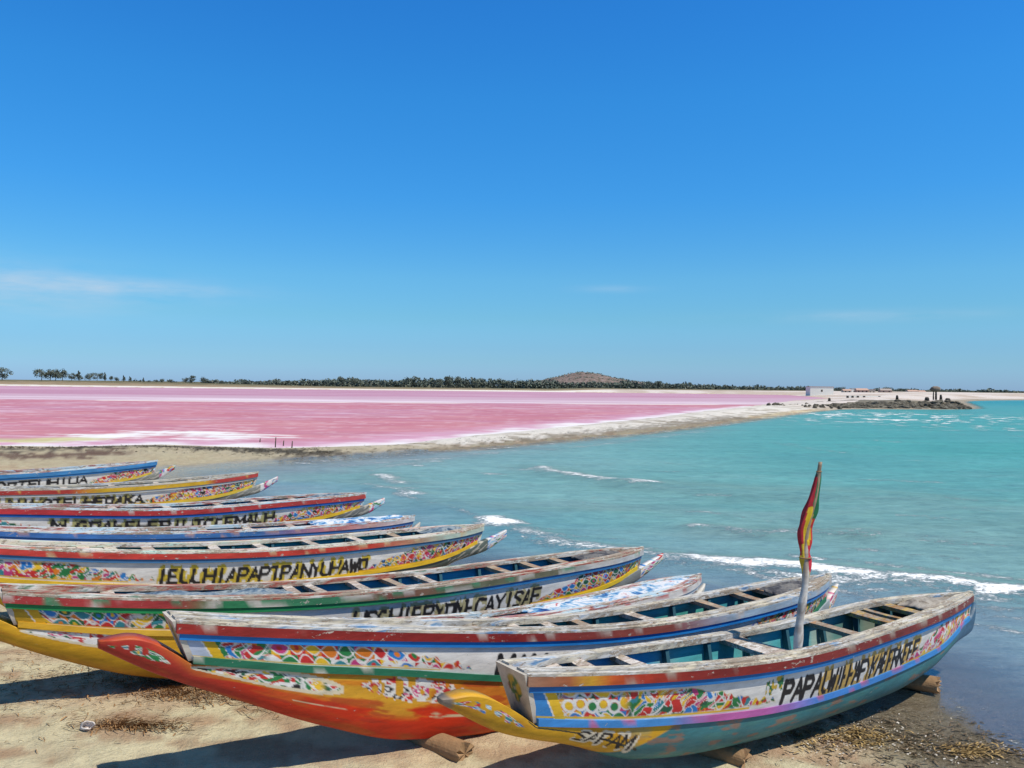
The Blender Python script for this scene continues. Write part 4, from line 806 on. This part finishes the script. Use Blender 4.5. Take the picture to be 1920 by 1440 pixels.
# logs the hulls rest on
def log(px, py, zc_, r_, ln, ang, label, seed):
    x, y = at(px, py, zc_); root_v = []
    n_, k_ = 30, 28
    for i in range(n_):
        t_ = i / (n_ - 1); row = []
        for j in range(k_):
            a_ = 2 * math.pi * j / k_; rr = r_ * (1 + .04 * math.sin(2 * a_ + seed) + .12 * (float(vnoise(np.array(t_ * 6 + seed), np.array(a_ * 1.5))) - .5)) * (.90 + .1 * math.sin(t_ * 4 + seed))
            jag = (.07 * random.random() if i == 0 else 0)
            row.append((-t_ * ln + jag, rr * math.cos(a_), rr * math.sin(a_) * .95))
        root_v.append(row)
    P = np.array(root_v); n0 = P.shape[0] * P.shape[1]; V, F_ = sweep(P)
    F_ = F_[:-2]; V = np.r_[V, [[.015 + .02 * random.random(), 0, 0]], [[-ln, 0, 0]]]
    F_ += [(n0, (j + 1) % k_, j) for j in range(k_)] + [(n0 + 1, (n_ - 1) * k_ + j, (n_ - 1) * k_ + (j + 1) % k_) for j in range(k_)]
    o = mk('log', V, F_, M_LOG, smooth=False); o.location = (x, y, zc_); o.rotation_euler = (0, 0, ang); tag(o, label, 'log', 'logs under the boats')
log(868, 1412, .33, .115, 1.5, math.radians(-38), 'split round log under the hull of the orange and red boat', 2)
log(1390, 1422, .21, .12, 1.5, math.radians(-40), 'sawn log under the teal hull of the boat with the flagpole', 5)
log(1752, 1284, .10, .11, 1.2, math.radians(-32), 'frayed log at the water edge under the bow of the boat with the flagpole', 8)

# ------------------------------------------------------------------ beach litter
def strands(name, pts, mat, label=None, cat=None, lw=.006, ll=(.05, .16), kind='stuff', up=.02):
    V, F_ = [], []
    for (x, y) in pts:
        a_ = random.gauss(.15, .7); ln = random.uniform(*ll); w_ = lw * random.uniform(.6, 1.6); zz = None
        bx = x; by = y; hz = float(HG(x, y)); cu = random.uniform(-.8, .8); i0 = len(V)
        for k in range(4):
            t_ = k / 3; aa = a_ + cu * t_; bx += math.cos(aa) * ln / 3; by += math.sin(aa) * ln / 3
            z_ = hz + .006 + up * math.sin(t_ * 3.1) * random.random(); nx_, ny_ = -math.sin(aa) * w_, math.cos(aa) * w_
            V += [(bx + nx_, by + ny_, z_), (bx - nx_, by - ny_, z_ + .004)]
        F_ += [(i0 + 2 * k, i0 + 2 * k + 1, i0 + 2 * k + 3, i0 + 2 * k + 2) for k in range(3)]
    o = mk(name, V, F_, mat, smooth=False, kind=kind); return tag(o, label, cat)
_gc = {}
def HG(x, y): return ground_height(np.array([[x]]), np.array([[y]]))[0][0, 0]
def HGv(P):
    P = np.array(P); return ground_height(P[:, :1], P[:, 1:2])[0][:, 0]
def strands_fast(name, P, mat, label, lw, ll, up, ang=(.15, .7)):
    P = np.array(P); n = len(P); h = HGv(P); r = RNG; a = r.normal(ang[0], ang[1], n); ln = r.uniform(*ll, n); w = lw * r.uniform(.6, 1.6, n); cu = r.uniform(-.9, .9, n)
    bx, by = P[:, 0].copy(), P[:, 1].copy(); rows = []
    for k in range(4):
        t_ = k / 3; aa = a + cu * t_; bx = bx + np.cos(aa) * ln / 3; by = by + np.sin(aa) * ln / 3; z = h + .008 + up * math.sin(t_ * 3.1) * r.random(n)
        rows.append(np.stack([bx - np.sin(aa) * w, by + np.cos(aa) * w, z], -1)); rows.append(np.stack([bx + np.sin(aa) * w, by - np.cos(aa) * w, z + .005], -1))
    V = np.stack(rows, 1).reshape(-1, 3); b = np.arange(n)[:, None] * 8; F_ = np.concatenate([b + np.array([[2 * k, 2 * k + 1, 2 * k + 3, 2 * k + 2]]) for k in range(3)], 0)
    return tag(mk(name, V, F_, mat, smooth=False, kind='stuff'), label)
M_STRAW = simple('dry_weed', (.30, .17, .075), .9, .5, 3); M_WEED = simple('dark_weed', (.07, .055, .035), .9, .5, 3); M_WRACK = simple('brown_wrack', (.20, .14, .085), .9, .6, 5); M_OCHRE = simple('ochre_wrack', (.42, .29, .12), .9, .4, 5); M_SHELL = simple('pale_shell_bits', (.62, .57, .50), .8, .35, 3)
def cloud_px(n, cx, cy, sx, sy, z=.2, tilt=0.):
    out = []
    for _ in range(n):
        a_, b_ = random.gauss(0, 1), random.gauss(0, 1); out.append(at(cx + a_ * sx, max(1180, cy + b_ * sy + a_ * sx * tilt), z))
    return out
P = cloud_px(750, 300, 1318, 80, 10, tilt=.05) + cloud_px(450, 330, 1342, 60, 10) + cloud_px(350, 440, 1340, 60, 16, tilt=.15) + cloud_px(500, 240, 1412, 50, 6, tilt=-.02) + cloud_px(500, 120, 1330, 110, 50)
strands_fast('dry_seaweed', P, M_STRAW, 'dry brown seaweed strewn over the sand beside the shadows of the sterns', .0035, (.04, .13), .02)
P = cloud_px(900, 1640, 1395, 130, 28, .03, .0) + cloud_px(500, 1540, 1345, 60, 25, .03, -.3) + cloud_px(500, 1800, 1400, 90, 25, .02)
strands_fast('wrack_litter', P[::2], M_WRACK, 'brown weed scraps washed up at the water edge beside the nearest boat', .006, (.03, .11), .012, (-.3, .5))
strands_fast('wrack_litter', P[1::3], M_WEED, 'near black weed scraps washed up at the water edge beside the nearest boat', .004, (.02, .07), .010, (-.3, .5))
P2 = cloud_px(260, 1610, 1385, 30, 10, .05) + cloud_px(300, 1810, 1402, 40, 6, .05) + cloud_px(200, 1500, 1395, 60, 12, .05)
strands_fast('yellow_wrack', P2, M_OCHRE, 'ochre strands of weed in small mats on the wet sand', .007, (.03, .12), .015, (-.2, .5))
P = cloud_px(260, 1560, 1392, 120, 28, .03) + cloud_px(120, 1750, 1410, 110, 16, .03)
strands_fast('shell_litter', P, M_SHELL, 'pale shell and stone chips on the sand beside the nearest boat', .007, (.012, .04), .01)
P = [at(random.uniform(-40, 620), 852 - 8 * math.sin(i) * 0 + random.gauss(-3, 3.2) - 6 * math.exp(-((random.uniform(0, 600) - 300) / 120)**2), .15) for i in range(900)]
strands_fast('weed_bank', P, M_WEED, 'dark bank of dried weed along the near edge of the pink lake', .018, (.06, .22), .05)
P = []
for _ in range(420):
    x_ = random.uniform(540, 1480); P.append(at(x_, np.interp(x_, [540, 700, 1000, 1240, 1480], [858, 849, 826, 802, 776]) + random.gauss(-5, 4.5 * (1.3 - x_ / 1900)), .1))
strands_fast('shore_weed', P, M_WEED, 'scattered dark weed along the white salt spit', .022, (.1, .4), .03, (.6, .5))
# pale broken tin and a dry sprig on the left
x_, y_ = at(163, 1416, .22); k_ = 20; zg = float(HG(x_, y_))
V = []
for i, (rr, zz) in enumerate(((.045, 0), (.058, .03), (.05, .07), (.040, .072), (.045, .03), (.03, .006))):
    V.append([(rr * (1 + .18 * math.sin(2 * a_) + .1 * math.sin(5 * a_)) * math.cos(a_), rr * math.sin(a_) * .8, zz * (1 + .35 * math.sin(3 * a_)) + .006 * math.sin(7 * a_ + i)) for a_ in np.linspace(0, 2 * math.pi, k_, endpoint=False)])
V, F_ = sweep(np.array(V)); o = mk('shell', V, F_, simple('shell_white', (.66, .60, .56), .6, .35, 20)); o.location = (x_, y_, zg + .02); o.rotation_euler = (1.0, .3, .4)
tag(o, 'pale hollow shell lying in the sand at the head of a wisp of dry weed', 'shell')
x_, y_ = at(165, 1304, .22); zg = float(HG(x_, y_)); sprig = empty('dry_plant', (x_, y_, zg)); tag(sprig, 'small dead sprig standing in the shadow below the yellow spur', 'plant')
def tube(pts, r0, r1, k=6):
    rows = []
    for i, p in enumerate(pts):
        t_ = i / (len(pts) - 1); rr = r0 + (r1 - r0) * t_; rows.append([(p[0] + rr * math.cos(a_), p[1] + rr * math.sin(a_), p[2]) for a_ in np.linspace(0, 2 * math.pi, k, endpoint=False)])
    return sweep(np.array(rows))
mk('stem', *tube([(0, 0, -.02), (.01, 0, .06), (-.005, 0, .12), (.01, .01, .18)], .006, .003), M_STRAW, sprig)
V, F_ = [], []
for i in range(26):
    c_ = np.array((.005 + random.gauss(0, .03), random.gauss(0, .02), random.uniform(.12, .21))); a_ = random.random() * 6; d1 = np.array((math.cos(a_), math.sin(a_), random.uniform(-.5, .5))) * .02; d2 = np.array((-math.sin(a_), math.cos(a_), .4)) * .008
    i0 = len(V); V += [c_ - d1, c_ + d2, c_ + d1, c_ - d2]; F_.append((i0, i0 + 1, i0 + 2, i0 + 3))
mk('seed_head', V, F_, M_WEED, sprig, smooth=False)

# stakes in the lake
for px, y0, y1, lab in ((487, 829, 822, 'shortest stake, leftmost of those in the pink lake'), (516, 839, 820, 'tallest thin stake in the pink lake'), (531, 836, 826, 'short stake between the two tallest ones in the pink lake'), (547, 841, 827, 'thick stake, rightmost in the pink lake')):
    x_, y_ = at(px, y0, LZ); h_ = (y0 - y1) * y_ / FPX
    o = mk('stake', *tube([(0, 0, -.3), (.02, 0, h_ * .5), (.03, .01, h_)], .035, .025), M_WEED); o.location = (x_, y_, LZ); tag(o, lab, 'stake', 'stakes in the pink lake')

# ------------------------------------------------------------------ far shore: trees, hill, houses
M_LEAF = NT('foliage'); cc = M_LEAF.attr('paint').outputs['Color']; M_LEAF.base(cc, .85, .1); M_LEAF = M_LEAF.m
M_BARK = simple('bark', (.10, .075, .055), .9, .3, 3)
GREEN = np.array([(.10, .125, .085), (.125, .145, .10), (.08, .10, .072), (.14, .15, .11), (.11, .12, .09)])  # greens greyed and lightened, so distance haze is painted into the leaves
def leaf_cloud(centres, radii, n, size, r):
    """n leaf faces spread through a set of ellipsoids"""
    k = r.integers(0, len(centres), n); d = r.normal(size=(n, 3)); d /= np.linalg.norm(d, axis=1)[:, None]; rad = r.random(n)**.45
    c_ = np.array(centres)[k] + d * rad[:, None] * np.array(radii)[k]
    e1 = r.normal(size=(n, 3)); e1 /= np.linalg.norm(e1, axis=1)[:, None]; e2 = np.cross(e1, r.normal(size=(n, 3))); e2 /= np.linalg.norm(e2, axis=1)[:, None]
    sz = size * r.uniform(.6, 1.5, n)[:, None]
    V = np.stack([c_ - e1 * sz, c_ + e2 * sz * .6, c_ + e1 * sz, c_ - e2 * sz * .6], 1).reshape(-1, 3); F_ = np.arange(4 * n).reshape(-1, 4)
    col = np.repeat((GREEN + np.array((.02, .025, .035)))[r.integers(0, len(GREEN), n)] * r.uniform(.75, 1.3, n)[:, None], 4, 0); return V, F_, col  # bluish lift over the leaf greens paints in haze
def tree(px, ytop, ybase, wpx, d, shape, label, seed, group='trees on the far shore'):
    r = np.random.default_rng(seed); x, y, zb = at_depth(px, ybase, d); _, _, zt_ = at_depth(px, ytop, d); h = zt_ - zb; w = wpx * d / FPX / 2
    root = empty('tree', (x, y, zb)); tag(root, label, 'tree', group)
    fork = h * (.30 if shape != 'cone' else .15); V, F_ = tube([(0, 0, -1.5), (0, 0, 0), (.03 * h, 0, fork), (.0, 0, h * .72)], .045 * h, .012 * h); V = V.tolist()
    for i in range(4):
        a_ = i * 1.6 + seed; o0 = len(V); v2, f2 = tube([(.02 * h, 0, fork * .9), (w * .35 * math.cos(a_), w * .35 * math.sin(a_), h * .52), (w * .6 * math.cos(a_), w * .6 * math.sin(a_), h * .72)], .02 * h, .007 * h, 5)
        V += v2.tolist(); F_ += [[q_ + o0 for q_ in f] for f in f2]
    mk('trunk', V, F_, M_BARK, root)
    if shape == 'cone': cs = [(r.normal(0, .12 * w), r.normal(0, .1 * w), h * z_) for z_ in np.linspace(.22, .92, 6)]; rd = [(w * (1.02 - z_) * .95, w * (1.02 - z_) * .9, h * .14) for z_ in np.linspace(.22, .92, 6)]
    elif shape == 'bush': cs = [(r.uniform(-.5, .5) * w, r.uniform(-.4, .4) * w, h * r.uniform(.35, .62)) for _ in range(7)]; rd = [(w * .5, w * .5, h * .34)] * 7
    else: w *= 1.4; cs = [(r.uniform(-.66, .66) * w, r.uniform(-.55, .55) * w, h * r.uniform(.24, .84)) for _ in range(15)]; rd = [(w * r.uniform(.3, .5), w * .4, h * r.uniform(.13, .22)) for _ in range(15)]
    V, F_, col = leaf_cloud(cs, rd, 700, h * .05, r); mk('crown', V, F_, M_LEAF, root, col=col, smooth=False)
TD = 590
for i, a in enumerate([(4, 687, 712, 26, 'round', 'tree at the very edge of the shore, apart from the grove of trees'), (78, 690, 712, 21, 'round', 'first tree of the grove, with the widest lean'), (94, 689, 712, 18, 'round', 'tallest tree of the grove, second in it'),
        (104, 693, 712, 16, 'round', 'slim tree in the middle of the tall grove'), (117, 691, 712, 19, 'round', 'broad round tree at the inner end of the tall grove'), (134, 698, 713, 13, 'round', 'smaller round tree just after the tall grove'), (148, 696, 714, 19, 'cone', 'pointed tree next to the tall grove'),
        (167, 700, 714, 13, 'round', 'small round tree after the pointed one'), (182, 698, 714, 16, 'round', 'pale crowned tree among the smaller ones'), (197, 699, 714, 10, 'cone', 'narrow spiky tree between round ones'), (208, 704, 714, 9, 'bush', 'small tree beside the narrow spiky one'), (218, 706, 715, 11, 'bush', 'low domed tree after the spiky one'),
        (232, 704, 715, 10, 'cone', 'first of two small pointed trees'), (244, 706, 716, 11, 'cone', 'second of two small pointed trees, with bent top'), (262, 711, 717, 8, 'bush', 'tiny bush after the two pointed trees'), (269, 708, 717, 7, 'cone', 'tiny reddish pointed tree'), (279, 712, 718, 12, 'bush', 'dark rounded bush, larger of the low pair'), (292, 711, 718, 11, 'bush', 'dark rounded bush, second of the low pair'), (304, 709, 718, 10, 'bush', 'windswept bush after the low pair'),
        (321, 710, 718, 9, 'bush', 'bush before the short twin trees'), (348, 707, 719, 11, 'round', 'left tree of the short twin trees'), (360, 703, 719, 11, 'round', 'taller tree of the short twin trees'), (382, 706, 719, 11, 'round', 'lone small tree before the continuous wood'), (415, 712, 720, 12, 'bush', 'bush where the continuous wood begins'),
        (641, 704, 724, 14, 'round', 'tall tree standing up out of the wood, by itself'), (840, 704, 726, 18, 'round', 'broad tall tree above the wood, tallest in the middle'), (857, 705, 726, 15, 'round', 'tree beside the broad tall one above the wood'), (665, 709, 724, 14, 'round', 'round topped tree a little above the wood'), (822, 709, 726, 14, 'round', 'round tree leading up to the broad tall one'), (890, 711, 726, 15, 'round', 'round tree on the hill side of the broad tall one'),
        (1222, 714, 732, 16, 'round', 'dark round tree just past the hill'), (1235, 713, 732, 13, 'round', 'second dark round tree past the hill'), (1492, 725, 737, 14, 'round', 'dark tree close to the white building'), (1574, 724, 738, 18, 'round', 'green tree behind the white building'), (1688, 727, 740, 18, 'round', 'round green tree among the far houses'), (1708, 729, 740, 12, 'bush', 'low bush among the far houses')]):
    tree(a[0], a[1], a[2], a[3], TD - (40 if a[0] > 1400 else 0) + (i % 3) * 6, a[4], a[5], 200 + i)
# the continuous wood along the far shore
V0, F0, C0, o0 = [], [], [], 0; r = np.random.default_rng(5)
top = lambda x: np.interp(x, [250, 380, 450, 640, 760, 860, 960, 1080, 1180, 1300, 1420, 1500, 1600, 1700, 1800, 1920, 2100], [716, 716.5, 715.5, 712, 712, 711, 714, 717, 716, 720, 726, 729, 731, 732, 732.5, 734, 736])
bot = lambda x: np.interp(x, [250, 640, 960, 1300, 1500, 1920, 2100], [720, 725, 729, 734, 738, 742, 744])
cs, rd = [], []
for x in np.arange(-200, 2100, 3.2):
    for k in range(2):
        px = x + r.normal(0, 2); d = 620 + 25 * k + r.uniform(-12, 12); dens = 1. if px > 380 else .25
        if r.random() > dens: continue
        yt = top(px) - .6 + r.exponential(1.5) - 5.5 * max(0, float(fbm(np.array(px * .035), np.array(k * 3.), 3)) - .47) * 3 if px > 250 else 711 + (px + 200) * .012 + r.exponential(.6); yb = bot(px) if px > 250 else yt + 3
        x1, y1, z1 = at_depth(px, yt, d); _, _, z0 = at_depth(px, yb, d); h = z1 - z0
        cs += [(x1, y1, z1 - h * .32), (x1 + r.normal(0, 1.), y1, z0 + h * .3)]; rd += [(r.uniform(1.3, 2.6), 2.2, h * .33), (2.2, 2.2, h * .36)]
V, F_, col = leaf_cloud(cs, rd, 60000, .75, r)
tag(mk('wood', V, F_, M_LEAF, col=col, smooth=False, kind='stuff'), 'low dark wood running along the far shore')
# hill
xs = np.linspace(930, 1250, 90); ys = np.linspace(0, 1, 30); hy = np.interp(xs, [930, 980, 1020, 1045, 1065, 1085, 1105, 1125, 1150, 1180, 1215, 1250], [734, 717, 712.5, 706.5, 701, 697.8, 698.5, 702, 709, 714, 718, 734])
V = []
for i, x in enumerate(xs):
    for j, q_ in enumerate(ys):
        d = 760 + 240 * q_; hx, _, hz = at_depth(x, hy[i], 880); bump = math.sin(q_ * math.pi)**.8
        V.append((hx * (d / 880) ** .0 , d, -1 + (hz + 1) * bump * (1 + .0 * q_) + 1.4 * (float(fbm(np.array(x * .06), np.array(q_ * 9.), 4)) - .5) * bump))
t = NT('hill_scrub'); cn_ = t.noise(t.coord((1, 1, 1)), .22, 6, .75); t.base(t.ramp(cn_, [(.35, (.055, .06, .035)), (.5, (.20, .15, .135)), (.62, (.27, .21, .185)), (.72, (.38, .31, .28))]), .95, .1); t.bump(cn_, .8, 1.5)
hill = tag(mk('hill', V, grid_faces(90, 30), t.m), kind='structure')
cs = [V[i * 30 + j] for i in range(8, 82) for j in (3, 6, 9, 11, 13, 15) if r.random() < .55]; Vh, Fh, ch = leaf_cloud([(a, b, c_ + .3) for a, b, c_ in cs], [(1.3, 1.2, .8)] * len(cs), 3600, .5, r)
tag(mk('hill_scrub', Vh, Fh, M_LEAF, col=ch * 1.5, smooth=False, kind='stuff'), 'dark scrub dotted over the low hill')
# buildings
def box(V, F_, x0, x1, y0, y1, z0, z1):
    i = len(V); V += [(x0, y0, z0), (x1, y0, z0), (x1, y1, z0), (x0, y1, z0), (x0, y0, z1), (x1, y0, z1), (x1, y1, z1), (x0, y1, z1)]
    F_ += [(i, i + 3, i + 2, i + 1), (i + 4, i + 5, i + 6, i + 7), (i, i + 1, i + 5, i + 4), (i + 1, i + 2, i + 6, i + 5), (i + 2, i + 3, i + 7, i + 6), (i + 3, i, i + 4, i + 7)]
def bx(name, b, mat, parent): V, F_ = [], []; box(V, F_, *b); return mk(name, V, F_, mat, parent, smooth=False)
M_WALLW = simple('pale_render', (.80, .77, .68), .9, .12, .4); M_ROOFO = simple('rust_roof', (.45, .28, .20), .9, .3, .6); M_DARK = simple('dark_opening', (.05, .045, .04), .8, .2)
def house(px0, px1, ytop, ybase, d, wall, roofm, label, pitched=False, wins=2, dep=5.):
    x0, y0, zb = at_depth(px0, ybase, d); x1, _, _ = at_depth(px1, ybase, d); _, _, zt_ = at_depth(px0, ytop, d); w = x1 - x0; h = zt_ - zb
    root = empty('house', ((x0 + x1) / 2, y0, zb), -.12); tag(root, label, 'house', 'houses on the far shore')
    wl_ = bx('wall', (-w / 2, w / 2, 0, dep, -1.5, h * (.72 if pitched else .94)), wall, root)
    if pitched: mk('roof', [(-w * .54, -.3, h * .70), (w * .54, -.3, h * .70), (w * .54, dep + .3, h * .70), (-w * .54, dep + .3, h * .70), (-w * .5, dep / 2, h), (w * .5, dep / 2, h)], [(0, 1, 5, 4), (2, 3, 4, 5), (1, 2, 5), (3, 0, 4), (3, 2, 1, 0)], roofm, root, smooth=False)
    else: bx('roof', (-w * .515, w * .515, -.15, dep + .15, h * .94 + .003, h), roofm, root)
    for i in range(wins): c_ = (-.5 + (i + .5) / wins) * w; bx('window', (c_ - .35, c_ + .35, -.06, .02, h * .3, h * .58), M_DARK, wl_)
house(1520, 1562, 724.5, 738.5, 380, M_WALLW, M_ROOFO, 'long white flat roofed building with a single small window', False, 1, 9)
PK = simple('pink_render', (.50, .33, .26), .9, .15, .4); BG = simple('beige_render', (.52, .44, .35), .9, .15, .4); GR = simple('grey_roof', (.35, .30, .27), .9, .2, .4)
for a in [(1582, 1596, 729.5, 738.5, 470, BG, PK, 'small beige house nearest the white building', True, 2), (1597, 1606, 728, 739, 480, M_WALLW, GR, 'narrow pale house between beige ones', False, 1), (1607, 1628, 728, 739, 470, PK, PK, 'wide pinkish house with pitched roof', True, 3),
          (1629, 1641, 730, 739, 470, BG, PK, 'low beige house beside the wide pinkish one', False, 2), (1652, 1672, 728.5, 739.5, 480, PK, GR, 'pink house with grey pitched roof', True, 2), (1704, 1722, 731, 740, 500, BG, PK, 'low house with pink pitched roof past the round tree', True, 2), (1724, 1736, 732, 740, 500, M_WALLW, PK, 'small white house, the last before the canopy', True, 1)]: house(*a)
# long low wall on the jetty head with dark posts
x0, y0, z0 = at_depth(1588, 747, 260); x1, _, _ = at_depth(1650, 747, 260); _, _, z1 = at_depth(1588, 741.5, 260)
wl = empty('low_wall', (x0, y0, z0)); tag(wl, 'long low whitewashed wall on the jetty with dark openings', 'wall'); bx('wall', (0, x1 - x0, 0, .5, -1, z1 - z0), M_WALLW, wl)
for f_ in (.02, .17, .33, .52, .98): bx('opening', (f_ * (x1 - x0) - .35, f_ * (x1 - x0) + .35, -.05, .01, 0, (z1 - z0) * .9), M_DARK, wl)
# rock breakwater: each of the larger rocks its own thing, the rubble between them as one mass
M_ROCK = NT('breakwater_rock'); cn_ = M_ROCK.noise(M_ROCK.coord((1, 1, 1)), 1.3, 6, .7); M_ROCK.base(M_ROCK.ramp(cn_, [(.3, (.035, .032, .024)), (.5, (.095, .085, .065)), (.68, (.26, .235, .19))]), .9, .2); M_ROCK.bump(cn_, .8, .2); M_ROCK = M_ROCK.m
def rock_mesh(seed):
    import bmesh
    bm = bmesh.new(); bmesh.ops.create_icosphere(bm, subdivisions=2, radius=1.0); r_ = np.random.default_rng(seed); pl_ = r_.normal(size=(9, 3)); pl_ /= np.linalg.norm(pl_, axis=1)[:, None]; k_ = r_.uniform(.62, .95, 9)
    for v in bm.verts:
        c_ = np.array(v.co)
        for p_, kk in zip(pl_, k_):
            d_ = c_ @ p_
            if d_ > kk: c_ = c_ - p_ * (d_ - kk)
        v.co = c_
    me = bpy.data.meshes.new('rock'); bm.to_mesh(me); bm.free(); me.materials.append(M_ROCK); return me
RM = [rock_mesh(i) for i in range(8)]; r = np.random.default_rng(77)
A0 = np.array(at(1572, 766.5)); A1 = np.array(at(1822, 767.2)); rk = []
for i in range(210):
    f_ = r.random(); lay = r.random(); p = A0 + (A1 - A0) * f_; hmax = 1.5 * min(1, .35 + f_ * 1.2, (1.04 - f_) * 8 + .25)
    z = -.1 + lay * hmax * .80; o = bpy.data.objects.new('rock', RM[i % 8]); COL.objects.link(o); s_ = r.uniform(.45, .95)
    o.location = (p[0] + r.normal(0, .3), p[1] + .6 + lay * 4.5 + r.normal(0, .4), z); o.scale = (s_ * 1.5, s_, s_ * .66); o.rotation_euler = (r.normal(0, .25), r.normal(0, .25), r.uniform(0, 6))
    tag(o, 'dark angular rock in the breakwater beside the turquoise water', 'rock', 'rocks of the breakwater')
for i in range(50):
    f_ = r.random(); x_, y_ = at(1440 + 135 * f_, np.interp(f_, [0, .5, 1], [762, 765, 765.5]) - r.uniform(0, 4), .2); o = bpy.data.objects.new('rock', RM[i % 8]); COL.objects.link(o); s_ = r.uniform(.2, .55)
    o.location = (x_, y_, .25); o.scale = (s_ * 1.3, s_, s_ * .8); o.rotation_euler = tuple(r.uniform(0, 6, 3)); tag(o, 'small dark stone on the shore leading to the breakwater', 'rock', 'stones before the breakwater')
V, F_ = [], []; n_ = 60                                              # jetty core behind the rocks
for i in range(n_):
    f_ = i / (n_ - 1); p = A0 + (A1 - A0) * f_; hmax = 1.25 * min(1, .4 + f_ * 1.2, (1.03 - f_) * 9 + .1); V += [(p[0], p[1] + 1.0, -.5), (p[0], p[1] + 4.5, hmax), (p[0] + 3, p[1] + 30, hmax), (p[0] + 3, p[1] + 34, -.5)]
V = np.array(V); V[:, 2] += (fbm(V[:, 0] * .7, V[:, 1] * .7, 3) - .5) * .3
tag(mk('jetty', V, grid_faces(n_, 4), simple('jetty_rubble', (.17, .15, .11), .95, .45, .8, .8)), kind='structure')
# canopy shelter, posts and odd dark things on the jetty
M_THATCH = simple('grey_thatch', (.20, .16, .13), .95, .4, 2)
d = 172; x, y, zb = at_depth(1754, 747, d); _, _, zt_ = at_depth(1754, 724.5, d); h = zt_ - zb; sh = empty('shelter', (x, y, zb)); tag(sh, 'small shelter with a shaggy grey canopy on dark posts at the jetty end', 'shelter')
rows = []; 
for rr, zz in ((.55, .60), (.95, .66), (1.0, .80), (.85, .93), (.45, 1.0)): rows.append([(rr * math.cos(a_) * (1 + .12 * math.sin(5 * a_ + zz * 9)), rr * .8 * math.sin(a_), zz * h + .05 * math.sin(4 * a_)) for a_ in np.linspace(0, 6.283, 20, endpoint=False)])
V, F_ = sweep(np.array(rows)); mk('canopy', V, F_, M_THATCH, sh)
for dx, w_ in ((-.45, .16), (.15, .2), (.0, .12)): mk('post', *tube([(dx, .1 * dx, -.3), (dx, 0, h * .3), (dx * .8, 0, h * .7)], w_, w_ * .6), M_DARK, sh)
for px, yb, yt, wd, lab in ((1764, 747, 740, .3, 'dark stump beside the jetty shelter'), (1682, 746, 741, .3, 'lone dark stump midway along the jetty'), (1738, 748, 744.5, .5, 'low dark heap before the jetty shelter'), (1777, 750, 746.5, .6, 'low dark heap beyond the jetty shelter'), (1555, 748.5, 746, .3, 'small dark stone on the pale salt flat')):
    x, y, zb = at_depth(px, yb, d); h = (yb - yt) * d / FPX; o = mk('stump', *tube([(0, 0, -.4), (.03, 0, h * .4), (0, .02, h * .85), (.02, 0, h)], wd, wd * .45, 9), M_DARK); o.location = (x, y, zb); tag(o, lab, 'stump', 'dark stumps on the jetty')
